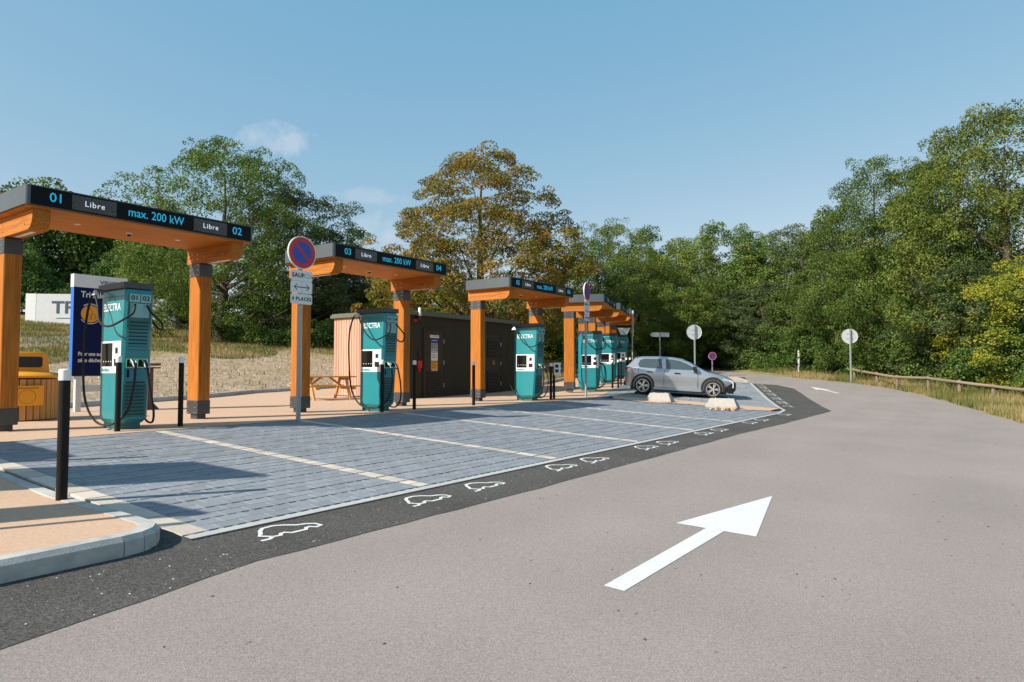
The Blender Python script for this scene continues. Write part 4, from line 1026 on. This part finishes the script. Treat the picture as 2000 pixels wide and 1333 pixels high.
        mir = MB().loft([[(.60 + q[0], sd * (.80 + q[2]), 1.02 + q[1]) for q in rg] for rg in ([(-.05, -.04, .0), (.08, -.04, .0), (.06, .05, .0), (-.05, .06, .0)], [(-.08, -.06, .08), (.10, -.05, .08), (.06, .09, .08), (-.07, .10, .08)], [(-.08, -.05, .22), (.06, -.04, .22), (.03, .07, .22), (-.07, .08, .22)])])
        mir.build('mirror', M_BLACKP, t)
        MB().loft([[(1.62, sd * .80, .74), (1.62, sd * .86, .72), (1.62, sd * .84, .66), (1.62, sd * .78, .66)], [(1.95, sd * .58, .67), (1.97, sd * .70, .66), (1.985, sd * .70, .58), (1.95, sd * .58, .58)]]).build('headlight', M_LAMP, t)
        MB().box(1.935, 1.985, sd * .70 - .03, sd * .70 + .03, .40, .58).build('running_light', M_LAMP, t)
        MB().box(-1.99, -1.80, sd * .62 - .14, sd * .62 + .14, .84, .93).build('tail_light', M_TAIL, t)
    MB().loft([[(1.70, -.845, .22), (1.70, .845, .22), (1.74, .835, .42), (1.74, -.835, .42)], [(1.90, -.775, .23), (1.90, .775, .23), (1.92, .765, .56), (1.92, -.765, .56)], [(2.03, -.62, .27), (2.03, .62, .27), (2.045, .64, .60), (2.045, -.64, .60)], [(2.085, -.42, .32), (2.085, .42, .32), (2.09, .44, .56), (2.09, -.44, .56)]]).build('grille', M_BLACKP, t)
    MB().box(1.80, 2.0, -.74, .74, .19, .29, .02).build('front_bumper', M_BLACKP, t)
    MB().box(-2.0, -1.86, -.70, .70, .28, .46, .03).build('rear_bumper', M_BLACKP, t)
    MB().box(2.08, 2.098, -.26, .26, .36, .46).build('number_plate', M_SIGNW, t)
    MB().box(-1.75, 1.75, -.62, .62, .15, .24).build('underbody', M_BLACKP, t)
    # wheels
    ty = MB(); rp_ = [(.20, -.10), (.29, -.10), (.312, -.075), (.318, 0), (.312, .075), (.29, .10), (.20, .10)]
    tyre_m = MB().loft([[(r_ * math.cos(2 * math.pi * k / 28), o_, r_ * math.sin(2 * math.pi * k / 28)) for k in range(28)] for r_, o_ in rp_], cap=False).mesh('tyre', M_TYRE, True)
    rim = MB().loft([[(r_ * math.cos(2 * math.pi * k / 28), o_, r_ * math.sin(2 * math.pi * k / 28)) for k in range(28)] for r_, o_ in ((.240, -.102), (.218, -.102), (.205, -.04), (.205, .05))], cap=False)
    for k in range(5):
        for dlt in (-.16, .16):
            a = 2 * math.pi * k / 5 + dlt; a0 = 2 * math.pi * k / 5 + dlt * .5
            pa = Vector((math.cos(a0) * .04, -.100, math.sin(a0) * .04)); pb = Vector((math.cos(a) * .218, -.095, math.sin(a) * .218)); sd_ = Vector((-math.sin(a), 0, math.cos(a))) * .017
            rim.loft([[pa - sd_, pa + sd_, pa + sd_ + Vector((0, .02, 0)), pa - sd_ + Vector((0, .02, 0))], [pb - sd_, pb + sd_, pb + sd_ + Vector((0, .02, 0)), pb - sd_ + Vector((0, .02, 0))]])
    rim.loft([[(r_ * math.cos(2 * math.pi * k / 16), o_, r_ * math.sin(2 * math.pi * k / 16)) for k in range(16)] for r_, o_ in ((.055, -.06), (.055, -.09), (.03, -.095))])
    rim_m = rim.mesh('rim', M_ALLOY); back_m = MB().disc((0, -.01, 0), 0, 0, .20, .03, 24).mesh('brake_disc', M_BLACKP)
    for wx in (-1.27, 1.27):
        for sd in (-1, 1):
            w = bpy.data.objects.new('wheel', tyre_m); link(w, t); w.location = (wx, sd * .765, .318)
            if sd > 0: w.rotation_euler = (0, 0, math.pi)
            link(bpy.data.objects.new('rim', rim_m), w); link(bpy.data.objects.new('brake_disc', back_m), w)
make_car()

# concrete blocks and rubble on the divider strip
def conc(px, py, L_, rz, label):
    x, y = gpix(px, py); t = empty('concrete_block', (x, y, G(x, y) + .01), rz, label, 'concrete block', 'concrete blocks on the divider')
    MB().loft([[(-L_ / 2, -.20, 0), (L_ / 2, -.20, 0), (L_ / 2, .20, 0), (-L_ / 2, .20, 0)], [(-L_ / 2 + .02, -.19, .06), (L_ / 2 - .02, -.19, .06), (L_ / 2 - .02, .19, .06), (-L_ / 2 + .02, .19, .06)],
               [(-L_ / 2 + .12, -.10, .27), (L_ / 2 - .12, -.10, .27), (L_ / 2 - .12, .10, .27), (-L_ / 2 + .12, .10, .27)], [(-L_ / 2 + .14, -.08, .285), (L_ / 2 - .14, -.08, .285), (L_ / 2 - .14, .08, .285), (-L_ / 2 + .14, .08, .285)]]).build('block', M_CONC, t)
    for sx in (-.2, .2): MB().tube([(sx, -.05, .27), (sx, -.05, .30), (sx, .05, .30), (sx, .05, .27)], .008, 5).build('lifting_loop', M_GALV, t)
a1 = math.atan2(wedge[3][1] - wedge[1][1], wedge[3][0] - wedge[1][0])
conc(1289, 785, .88, a1, 'pale trapezoid concrete block left of the pair beside the silver car')
conc(1411, 797, .98, a1, 'pale trapezoid concrete block by the front wheel of the silver car')
for k in range(9):
    px = rnd.uniform(1388, 1436); x, y = gpix(px, 799 + (px - 1388) * .05 + rnd.uniform(0, 2.5)); s_ = rnd.uniform(.03, .09)
    mb = MB(); mb.loft([[(s_ * math.cos(q) * rnd.uniform(.7, 1.2), s_ * math.sin(q) * rnd.uniform(.7, 1.2), zz * s_) for q in [i * math.pi / 3 for i in range(6)]] for zz in (0, .7, 1.1)])
    o = mb.build('rubble_stone', M_RUBBLE); o.location = (x, y, G(x, y) + .01); tag(o, 'small brown rubble stone lying by the right concrete block', 'stone', 'rubble stones by the concrete block')

# ------------------------------------------------------------------ wooden rail along the verge
def rail_fence():
    pts = [(19.95, 39.0), (19.9, 36.5), (19.45, 33.8), (20.15, 32.4), (20.45, 30.6), (20.7, 28.8), (21.0, 27.0), (21.4, 25.0), (21.9, 22.8)]
    x0, y0 = pts[0]; t = empty('wooden_rail_fence', (x0, y0, T(x0, y0)), 0, 'low weathered log rail fence along the right verge', 'fence')
    z0 = T(x0, y0); hs = [.60, .58, .62, .66, .60, .55, .50, .48, .46]
    top = []
    for (x, y), h in zip(pts, hs):
        z = T(x, y); top.append((x - x0, y - y0, z - z0 + h))
        MB().tube([(x - x0 + .09, y - y0, z - z0 - .1), (x - x0 + .09, y - y0, z - z0 + h + .10)], [.075, .07], 10).build('post', M_LOG, t, True)
    for a, c in zip(top[:-1], top[1:]):
        m_ = ((a[0] + c[0]) / 2 + .01, (a[1] + c[1]) / 2, (a[2] + c[2]) / 2 - .012)
        MB().tube([a, m_, c], [.068, .072, .068], 10).build('rail', M_LOG, t, True)
rail_fence()

# ------------------------------------------------------------------ lorry on the bank
def lorry():
    d = 58.0; xa, ya = at(47, d); zb = zat(636, d) - 1.0
    rz = math.radians(4); t = empty('articulated_lorry', (xa, ya, zb), rz, 'white articulated lorry parked at the top of the grassy bank', 'lorry')
    Lt = 10.2
    b_ = MB().box(.12, Lt, 0, 2.5, 1.05, 3.78, .02).build('trailer_body', M_TRUCK, t)
    dr = MB().box(-.02, .12, .02, 2.48, 1.02, 3.80).build('rear_doors', M_TRUCKW, t)
    for yy in (.6, 1.1, 1.4, 1.9): MB().tube([(-.04, yy, 1.1), (-.04, yy, 3.7)], .025, 6).build('door_rod', M_SIGNBACK, dr)
    MB().box(.0, .85, -.012, .01, 1.05, 3.80).build('side_panel', M_TRUCKW, t)
    for k in range(2): text('logo_lettering', 'TP', 1.5, M_INKB, b_, (3.15, -.02, 2.55), bold=.03, sx=1.15) if k == 0 else None
    MB().box(2.6, 4.6, -.016, -.006, 1.62, 1.68).build('logo_line', M_INKB, b_)
    MB().box(.1, Lt, .3, 2.2, .80, 1.05).build('chassis', M_BLACKP, t)
    cb = MB().loft([[(Lt + .45, y_, z_) for y_, z_ in ((.02, .5), (2.48, .5), (2.48, 3.55), (.02, 3.55))], [(Lt + 1.7, y_, z_) for y_, z_ in ((.02, .5), (2.48, .5), (2.42, 3.35), (.08, 3.35))], [(Lt + 2.45, y_, z_) for y_, z_ in ((.06, .5), (2.44, .5), (2.3, 2.4), (.2, 2.4))]]).build('cab', M_TRUCKW, t)
    MB().box(Lt + 1.1, Lt + 2.0, -.02, .04, 1.7, 2.55).build('cab_window', M_GLASS, cb)
    MB().loft([[(Lt + 1.78, y_, 3.1) for y_ in (.2, 2.3)] + [(Lt + 1.80, 2.3, 3.1), (Lt + 1.80, .2, 3.1)], [(Lt + 2.50, .25, 2.1), (Lt + 2.50, 2.25, 2.1), (Lt + 2.52, 2.25, 2.1), (Lt + 2.52, .25, 2.1)]]).build('windscreen', M_GLASS, cb)
    MB().box(Lt + 2.0, Lt + 2.15, -.22, -.02, 1.8, 2.5).build('mirror', M_BLACKP, cb)
    for wx in (1.4, 2.7, 4.0, Lt - .4, Lt + 1.6):
        for yy in (.2, 2.3):
            w = MB().loft([[(wx + r_ * math.cos(2 * math.pi * k / 20), yy + o_, .5 + r_ * math.sin(2 * math.pi * k / 20)) for k in range(20)] for r_, o_ in ((.5, -.16), (.5, .16))]).build('wheel', M_TYRE, t)
            MB().disc((wx, yy - .165, .5), 0, 0, .27, .01, 16).build('hub', M_SIGNBACK, w)
M_INKB = mat('logo slate', (.04, .075, .13), .5)
lorry()

# ------------------------------------------------------------------ trees and shrubs
NR = np.random.default_rng(11)
def leaves_mesh(name, C, Rr, NL, OUT, size, m_, flat=.8, tint0=None, seed=0, aspect=.6):
    """C: clump centres, Rr: radii, NL: leaves per clump, OUT: outward direction of each clump"""
    g = np.random.default_rng(seed)
    idx = np.repeat(np.arange(len(C)), NL); n = len(idx)
    d = g.normal(size=(n, 3)); d /= np.linalg.norm(d, axis=1)[:, None]
    o = OUT[idx]; dot = (d * o).sum(1); flip = (dot < -.25) & (g.random(n) < .75); d[flip] -= 2 * dot[flip][:, None] * o[flip]
    rad = Rr[idx] * (.55 + .5 * np.sqrt(g.random(n)))
    pos = C[idx] + d * rad[:, None] * np.array([1, 1, flat])
    nrm = d * .55 + np.array([0, 0, .35]) + g.normal(size=(n, 3)) * .55; nrm /= np.linalg.norm(nrm, axis=1)[:, None]
    tv = np.cross(nrm, g.normal(size=(n, 3))); tv /= np.linalg.norm(tv, axis=1)[:, None]; bv = np.cross(nrm, tv)
    s = size * g.uniform(.65, 1.35, n)[:, None]
    v = np.empty((n, 4, 3)); v[:, 0] = pos - tv * s * .5; v[:, 1] = pos + bv * s * aspect * .5 + nrm * s * .1; v[:, 2] = pos + tv * s * .5 - nrm * s * .12; v[:, 3] = pos - bv * s * aspect * .5 + nrm * s * .1
    me = bpy.data.meshes.new(name); me.vertices.add(n * 4); me.vertices.foreach_set('co', v.reshape(-1).astype(np.float32))
    me.loops.add(n * 4); me.loops.foreach_set('vertex_index', np.arange(n * 4, dtype=np.int32))
    me.polygons.add(n); me.polygons.foreach_set('loop_start', np.arange(0, n * 4, 4, dtype=np.int32)); me.polygons.foreach_set('loop_total', np.full(n, 4, np.int32))
    me.update(calc_edges=True); me.materials.append(m_)
    tc_ = (tint0 if tint0 is not None else g.random(len(C)))[idx] * .72 + g.random(n) * .28
    a = me.attributes.new('tint', 'FLOAT', 'POINT'); a.data.foreach_set('value', np.repeat(tc_, 4).astype(np.float32))
    return me
def crown_clumps(seed, H, Wd, base, prof, n, rho, lump=.28, nb=34, rb=1.25, flat=.8):
    """boughs spread through the crown's envelope, each carrying leaf clumps on its outer side"""
    g = np.random.default_rng(seed); B = []
    zs = np.linspace(0, 1, 60); pw = np.array([prof(z) for z in zs]) + .03; cdf = np.cumsum(pw); cdf /= cdf[-1]
    for tries in range(4000):
        if len(B) >= nb: break
        h = np.interp(g.random(), cdf, zs); a = g.uniform(0, 6.283); r_ = rb * g.uniform(.62, 1.25)
        rr = max(0.0, Wd / 2 * prof(h) * (1 + g.uniform(-lump, lump)) - r_ * .55) * g.uniform(.72, 1.0)
        z = base + (H - base) * h
        c = np.array([rr * math.cos(a), rr * math.sin(a), min(z, H - r_ * .75 * g.uniform(.5, 1.0))])
        if any(np.linalg.norm((c - b[0]) * np.array([1, 1, 1.15])) < .62 * (r_ + b[1]) * (1 - tries / 5000) for b in B): continue
        B.append((c, r_))
    # leader at the top
    B.append((np.array([g.uniform(-.4, .4), g.uniform(-.4, .4), H - rb * .7]), rb * .8))
    C = []; O = []; Rr = []
    per = max(4, int(n / len(B)))
    ctr = np.array([0, 0, base + (H - base) * .42])
    for c, r_ in B:
        out = c - ctr; out[2] *= .8; out = out / (np.linalg.norm(out) + 1e-6)
        for _ in range(int(per * (r_ / rb) ** 2) + 2):
            d = g.normal(size=3); d /= np.linalg.norm(d)
            if d @ (out + np.array([0, 0, .35])) < -.35: d = -d
            ext = g.uniform(.55, 1.0) if g.random() < .8 else g.uniform(1.0, 1.28)
            p = c + d * r_ * ext * np.array([1, 1, flat])
            if p[2] < base * .5: p[2] = base * .5 + g.uniform(0, .4)
            C.append(p); q = d * .8 + out * .4 + np.array([0, 0, .2]); O.append(q / np.linalg.norm(q)); Rr.append(rho * g.uniform(.55, 1.25) * (.75 if ext > 1 else 1))
    return np.array(C), np.array(O), np.array(Rr)
def trunk_mesh(seed, H, base, C, r0, n_limb=16, lean=.2):
    g = random.Random(seed); mb = MB(); pts = [(0, 0, -.3)]; x = y = 0
    for k in range(1, 8): x += g.uniform(-lean, lean) * .6; y += g.uniform(-lean, lean) * .6; pts.append((x, y, H * .86 * k / 7))
    mb.tube(pts, [r0 * 1.25] + [r0 * (1 - .88 * k / 7) for k in range(1, 8)], 9)
    ids = list(range(len(C))); g.shuffle(ids)
    for i in ids[:n_limb]:
        c = [float(q) for q in C[i]]; hz = max(base * .6, c[2] - g.uniform(.18, .34) * H * .6 - .3 * math.hypot(c[0], c[1])); k = clamp(hz / (H * .86) * 7, 0, 6.99); k0 = int(k); f = k - k0
        s = Vector(pts[k0]).lerp(Vector(pts[k0 + 1]), f); e = Vector(c); m1 = s.lerp(e, .45) + Vector((g.uniform(-.2, .2), g.uniform(-.2, .2), -.12 * (e - s).length * .5))
        rr = r0 * (1 - .88 * k / 7) * .5
        mb.tube(spline([s, m1, e], 4), [max(.015, rr * (1 - .85 * q / 8)) for q in range(9)], 6)
    return mb.mesh('trunk', M_BARK, True)
PROF = {
    'broad': lambda h: (.62 + .38 * math.sin(min(1, h / .45) * math.pi / 2)) * math.sqrt(max(0, 1 - max(0, (h - .35) / .65) ** 2.3)),
    'tall': lambda h: (.70 + .30 * math.sin(min(1, h / .3) * math.pi / 2)) * (1 - max(0, h - .25) / .75) ** .62,
    'round': lambda h: math.sqrt(max(0, 1 - ((h - .42) / .60) ** 2)),
    'oak': lambda h: (.80 + .20 * min(1, h / .18)) * math.sqrt(max(0.02, 1 - (max(0, h - .15) / .86) ** 1.6)),
}
def tree_kind(seed, prof, Wd, base, n, rho, leaf, nl, m_, r0=.22, H=10.0, lump=.28, flat=.8, limbs=16, nb=34, rb=1.25, bflat=.85):
    C, O, Rr = crown_clumps(seed, H - rho * .3, Wd, base, PROF[prof], n, rho, lump, nb, rb, bflat)
    NL = np.maximum(16, (nl * (Rr / rho) ** 2)).astype(int)
    return trunk_mesh(seed, H, base, C, r0, limbs), leaves_mesh('crown', C, Rr, NL, O, leaf, m_, flat, seed=seed)
M_LEAF_C = leafmat('leaf grey green', (0.061, 0.095, 0.037), (0.107, 0.146, 0.059), (0.183, 0.220, 0.091))
KIND = {
    'broadA': tree_kind(1, 'broad', 7.4, .6, 560, .56, .125, 125, M_LEAF_A, nb=62),
    'broadB': tree_kind(2, 'broad', 7.8, .5, 560, .56, .125, 125, M_LEAF_B, lump=.35, nb=64),
    'broadC': tree_kind(3, 'round', 7.2, .9, 540, .52, .115, 130, M_LEAF_C, lump=.35, rb=1.1, nb=72),
    'tallA': tree_kind(4, 'tall', 6.2, .7, 500, .50, .12, 125, M_LEAF_B, lump=.35, rb=1.0, nb=66),
    'tallB': tree_kind(5, 'tall', 5.6, .6, 480, .50, .115, 125, M_LEAF_A, lump=.4, rb=.95, nb=64),
    'yellow': tree_kind(6, 'broad', 7.2, .5, 520, .53, .125, 125, M_LEAF_Y, lump=.35, nb=58),
    'giantA': tree_kind(12, 'broad', 7.6, .5, 900, .46, .088, 120, M_LEAF_A, lump=.42, nb=85, rb=1.05),
    'giantB': tree_kind(13, 'tall', 6.8, .6, 850, .44, .085, 120, M_LEAF_B, lump=.45, nb=85, rb=.95),
    'oak': tree_kind(8, 'oak', 9.0, 1.5, 1050, .48, .105, 115, M_LEAF_O, r0=.30, lump=.28, flat=.55, limbs=30, nb=140, rb=1.0, bflat=.50),
    'big': tree_kind(9, 'round', 8.8, .9, 820, .50, .105, 130, M_LEAF_A, r0=.3, lump=.35, limbs=26, nb=95, rb=1.15),
}
def put_tree(kind, px, d, top, width, label, group=None, base_drop=0, name='broadleaf_tree', rz=None):
    """px: column in the photograph, d: distance, top: pixel row of its top, width: crown width in metres"""
    x, y = at(px, d); z = T(x, y) - base_drop; H = zat(top, d) - z
    t = empty(name, (x, y, z), rnd.uniform(0, 6.28) if rz is None else rz, label, 'tree', group)
    tm, cm = KIND[kind]
    wd = {'broadA': 7.2, 'broadB': 7.6, 'broadC': 7.0, 'tallA': 6.0, 'tallB': 5.4, 'yellow': 7.0, 'oak': 8.6, 'big': 8.6, 'giantA': 7.6, 'giantB': 6.8}[kind]
    for nm, me in (('trunk', tm), ('crown', cm)):
        o = bpy.data.objects.new(nm, me); link(o, t); o.scale = (width / wd, width / wd, H / 10.0)
    return t
GR = 'trees beyond the road on the right'
right = [('yellow', 2040, 31, 480, 6.5, 'yellowing broadleaf tree cut by the right edge of the view'),
         ('giantA', 1965, 36, 205, 11, 'tallest dark green tree at the upper right corner'),
         ('giantB', 1868, 39, 262, 10, 'large green tree rising left of the tallest right-hand tree'),
         ('giantA', 1805, 43, 320, 9, 'green tree filling the gap right of the pointed tree'),
         ('broadC', 1900, 35.5, 520, 7, 'mid-height green tree in front of the large right-hand trees'),
         ('giantB', 1705, 42, 304, 8.0, 'tall pointed green tree with a narrow top right of the round sign'),
         ('giantA', 1775, 41.5, 480, 8.0, 'rounded green tree above the wooden rail fence'),
         ('broadA', 1690, 45, 520, 6.5, 'green tree directly behind the round sign by the rail'),
         ('tallA', 1635, 48, 405, 7.5, 'slender green tree stepping down left of the pointed tree'),
         ('broadC', 1580, 52, 450, 8.0, 'rounded green tree behind the pale marker post'),
         ('broadB', 1610, 46, 545, 7.0, 'lower dark green tree between marker post and round sign'),
         ('broadA', 1515, 55, 455, 8.5, 'green tree above the far road bend'),
         ('tallB', 1460, 56, 445, 7.5, 'upright green tree in the middle of the far tree row'),
         ('broadB', 1395, 56, 443, 8.5, 'dark green tree behind the tiny no-parking sign'),
         ('broadC', 1485, 51, 560, 7.0, 'bushy green tree overhanging the far road'),
         ('broadA', 1335, 57, 462, 8.0, 'green tree behind the round sign above the car roof'),
         ('tallA', 1272, 58, 445, 7.5, 'green tree with feathery top behind the direction sign'),
         ('broadB', 1165, 55, 470, 8.0, 'dark tree filling the gap between oak and far canopies'),
         ('giantA', 1190, 52, 436, 8.0, 'full green tree right behind the far canopies'),
         ('broadB', 1410, 55, 570, 6.5, 'low dark green tree behind the car bonnet'),
         ('broadA', 1300, 51, 545, 6.5, 'low green tree between direction sign and round sign'),
         ('broadB', 1235, 50, 540, 6.0, 'low dark green tree above the farthest canopy')]
for k, px, d, top, w, lab in right: put_tree(k, px, d, top, w, lab, GR)
GL = 'trees on the bank on the left'
left_t = [('oak', 938, 43, 298, 12.0, 'large oak with orange-brown turning leaves behind the third canopy'),
          ('big', 430, 50, 292, 12.2, 'big light green tree rising above the first canopy'),
          ('broadC', 580, 53, 380, 9.5, 'green tree joined to the right side of the big light green tree'),
          ('broadA', 330, 60, 440, 8.0, 'green tree low behind the first canopy fascia'),
          ('broadB', 560, 56, 530, 7.5, 'dark green tree in shade behind the round no-parking sign'),
          ('tallB', 695, 62, 445, 7.0, 'small light green tree top between big tree and oak'),
          ('broadB', 655, 58, 520, 7.5, 'dark green tree behind the left end of canopy 03'),
          ('broadC', 735, 58, 555, 7.5, 'green tree seen under canopy 03'),
          ('yellow', 815, 54, 560, 6.5, 'yellowish green tree behind the cabin roof'),
          ('broadB', 880, 58, 540, 7.0, 'dark tree behind the oak trunk'),
          ('broadA', 1000, 56, 560, 7.0, 'low green tree right of the oak trunk'),
          ('yellow', 1075, 58, 560, 6.5, 'olive green tree seen under canopy 05')]
for k, px, d, top, w, lab in left_t:
    put_tree(k, px, d, top, w, lab, GL, name='oak_tree' if k == 'oak' else 'broadleaf_tree')
def mass(name, label, line, hmin, hmax, depth, n, rho, leaf, nl, m_, seed, zf=T, cat='undergrowth'):
    """a continuous belt of foliage along a ground line"""
    g = np.random.default_rng(seed); L_ = [Vector(q) for q in line]; seg = [(b2 - a).length for a, b2 in zip(L_[:-1], L_[1:])]; tot = sum(seg)
    C = []; O = []
    hv = np.interp(np.linspace(0, 1, 200), np.linspace(0, 1, int(tot / 2.2) + 2), g.uniform(hmin, hmax, int(tot / 2.2) + 2))
    for _ in range(n):
        s = g.random() * tot; f = s / tot; k = 0
        while k < len(seg) - 1 and s > seg[k]: s -= seg[k]; k += 1
        p = L_[k].lerp(L_[k + 1], s / seg[k]); dv = (L_[k + 1] - L_[k]).normalized(); nv = Vector((dv.y, -dv.x)); o_ = g.uniform(-.5, .5) * depth
        p = p + nv * o_; h = hv[int(f * 199)] * g.random() ** .8 * (1 - .5 * abs(o_ / depth))
        C.append((p.x, p.y, zf(p.x, p.y) + h)); q = np.array([nv.x * o_ / depth * 2 * .6 - p.x / (p.length + 1e-6) * .4, nv.y * o_ / depth * 2 * .6 - p.y / (p.length + 1e-6) * .4, .6]); O.append(q / np.linalg.norm(q))
    C = np.array(C); O = np.array(O); Rr = rho * g.uniform(.6, 1.3, n)
    o = bpy.data.objects.new(name, leaves_mesh(name, C, Rr, np.maximum(12, nl * (Rr / rho) ** 2).astype(int), O, leaf, m_, .8, seed=seed)); link(o)
    tag(o, label, cat, kind='stuff'); return o
mass('verge_undergrowth', 'dense green undergrowth under the trees behind the rail fence', [(24.5, 20), (23.6, 26), (22.9, 31), (22.3, 37), (20.8, 41.5), (18.2, 44), (17.6, 50), (16.5, 60)], .8, 3.2, 2.2, 420, .50, .14, 85, M_LEAF_B, 21)
mass('forest_edge', 'wall of mixed foliage closing the gaps between the right-hand trees', [(34, 22), (31, 34), (27.5, 44), (22, 54), (17, 62), (8, 63), (2, 60)], 2.5, 8.0, 3.0, 620, 1.0, .26, 95, M_LEAF_B, 22)
mass('bank_undergrowth', 'shady bramble thicket at the top of the grassy bank', [at(415, 51), at(470, 49.5), at(560, 48), at(640, 49), at(760, 50)], .6, 2.6, 2.5, 240, .50, .15, 80, M_LEAF_B, 23)
mass('bank_thicket', 'belt of green thicket behind the cabin and oak', [at(330, 62), at(520, 60), at(700, 62), at(860, 60), at(1000, 58), at(1110, 57), at(1180, 56)], 1.5, 5.0, 3.0, 420, .9, .22, 95, M_LEAF_A, 24)
def hill_z(x, y): return T(x, y)
mass('wooded_hillside', 'far wooded hillside beneath the first canopy', [at(-900, 52), at(-400, 66), at(-140, 76), at(20, 80), at(140, 84), at(260, 88), at(360, 92)], 13.0, 18.0, 14, 2100, 1.7, .42, 75, M_LEAF_A, 25, cat='wood')
mass('hill_front_trees', 'darker trees standing behind the lorry', [at(-700, 50), at(-300, 60), at(-100, 68), at(60, 69), at(200, 70), at(330, 68)], 2.0, 8.2, 5, 700, 1.1, .28, 95, M_LEAF_B, 26, cat='wood')

# grass: loose dry tufts on the bank and the verge
def grass(name, label, pts, hmin, hmax, seed, lean=.35, wid=.012):
    g = np.random.default_rng(seed); P = np.array(pts); n = len(P); Z = Tarr(P[:, 0], P[:, 1])
    h = g.uniform(hmin, hmax, n); a = g.uniform(0, 6.283, n); l = g.uniform(0, lean, n) * h; w = wid * g.uniform(.6, 1.6, n)
    b0 = np.stack([P[:, 0] - np.sin(a) * w, P[:, 1] + np.cos(a) * w, Z - .01], 1); b1 = np.stack([P[:, 0] + np.sin(a) * w, P[:, 1] - np.cos(a) * w, Z - .01], 1)
    tp = np.stack([P[:, 0] + np.cos(a) * l, P[:, 1] + np.sin(a) * l, Z + h], 1)
    v = np.stack([b0, b1, tp], 1)
    me = bpy.data.meshes.new(name); me.vertices.add(n * 3); me.vertices.foreach_set('co', v.reshape(-1).astype(np.float32)); me.loops.add(n * 3); me.loops.foreach_set('vertex_index', np.arange(n * 3, dtype=np.int32))
    me.polygons.add(n); me.polygons.foreach_set('loop_start', np.arange(0, n * 3, 3, dtype=np.int32)); me.polygons.foreach_set('loop_total', np.full(n, 3, np.int32)); me.update(calc_edges=True)
    me.materials.append(M_GRASS); at_ = me.attributes.new('tint', 'FLOAT', 'POINT'); at_.data.foreach_set('value', np.repeat(np.clip(.5 + .35 * np.sin(P[:, 0] * .9 + np.cos(P[:, 1] * .7) * 2) + g.normal(0, .18, n), 0, 1), 3).astype(np.float32))
    o = bpy.data.objects.new(name, me); link(o); tag(o, label, 'grass', kind='stuff')
g = np.random.default_rng(5)
cand = np.stack([g.uniform(17, 24, 90000), g.uniform(12, 48, 90000)], 1)
dd = outline_dist(cand[:, 0], cand[:, 1]); cl = np.sin(cand[:, 0] * 2.1 + 1) * np.sin(cand[:, 1] * 1.7) + g.normal(0, .7, len(cand))
cand2 = np.stack([g.uniform(13, 20, 40000), g.uniform(8, 24, 40000)], 1); d2 = outline_dist(cand2[:, 0], cand2[:, 1])
grass('verge_grass', 'dry yellow and green grass along the right road edge', np.concatenate([cand[(dd > .12) & (dd < 3.6) & (cl > -.4)], cand2[(d2 > .12) & (d2 < 4) & (g.random(len(cand2)) < .6)]]), .08, .36, 6)
cand = np.stack([g.uniform(-48, 8, 240000), g.uniform(22, 66, 240000)], 1); dd = outline_dist(cand[:, 0], cand[:, 1])
keep = (dd > 15 + 3 * np.sin(cand[:, 0] * .5) * np.sin(cand[:, 1] * .37)) & (dd < 48)
right_b = (dd > .3) & (cand[:, 0] > -6) & (cand[:, 1] > 33)
sprs = (dd > .2) & (g.random(len(dd)) < .04)
grass('bank_grass', 'short sun-bleached grass covering the upper bank', cand[(keep | right_b) | sprs], .07, .26, 7, wid=.02)

# loose stones on the bare earth of the bank
cand = np.stack([g.uniform(-26, -4, 9000), g.uniform(14, 46, 9000)], 1); dd = outline_dist(cand[:, 0], cand[:, 1]); cand = cand[(dd > .3) & (dd < 15)][:2600]
zz = Tarr(cand[:, 0], cand[:, 1]); mb = MB()
for (x, y), z in zip(cand, zz):
    q = float(.02 + .05 * g.random() ** 3); a = float(g.uniform(0, 6.28)); x, y, z = float(x), float(y), float(z)
    mb.add([(x + q * math.cos(a), y + q * math.sin(a), z - .01), (x + q * math.cos(a + 2.1), y + q * math.sin(a + 2.1), z - .01), (x + q * math.cos(a + 4.2), y + q * math.sin(a + 4.2), z - .01), (x, y, z + q * .8)], [(0, 1, 3), (1, 2, 3), (2, 0, 3)])
tag(mb.build('bank_gravel', mat('bank stones', (.42, .34, .26), .9, .2, 3, island=.35)), 'loose stones scattered over the bare earth bank', 'gravel', kind='stuff')

# grit and dry leaf crumbs on the road, pale chips on the fresh asphalt
def flecks(name, label, n, rr, pr, lo, hi, off, m_):
    mb = MB()
    for _ in range(n):
        r, p = rnd.uniform(*rr), rnd.uniform(*pr); x, y = V1(r, p); a = rnd.uniform(0, 6.28); q = rnd.uniform(lo, hi); z = G(x, y) + off
        mb.add([(x + q * math.cos(a), y + q * math.sin(a), z), (x + q * .6 * math.cos(a + 1.7), y + q * .6 * math.sin(a + 1.7), z), (x - q * math.cos(a), y - q * math.sin(a), z), (x + q * .5 * math.cos(a - 1.4), y + q * .5 * math.sin(a - 1.4), z + q * .5)], [(0, 1, 3), (1, 2, 3), (2, 0, 3)])
    tag(mb.build(name, m_), label, 'grit', kind='stuff')
flecks('road_grit', 'dark grit and leaf crumbs scattered over the road', 700, (1, 24), (-3.9, 2.5), .004, .016, -.0115, mat('leaf crumbs', (.10, .075, .05), .9, .3, 5, island=.4))
flecks('asphalt_chips', 'pale chips on the dark asphalt below the kerb', 420, (-1, 12), (-4.8, -4.0), .003, .011, -.008, mat('pale chips', (.42, .41, .39), .9, .1, 5))
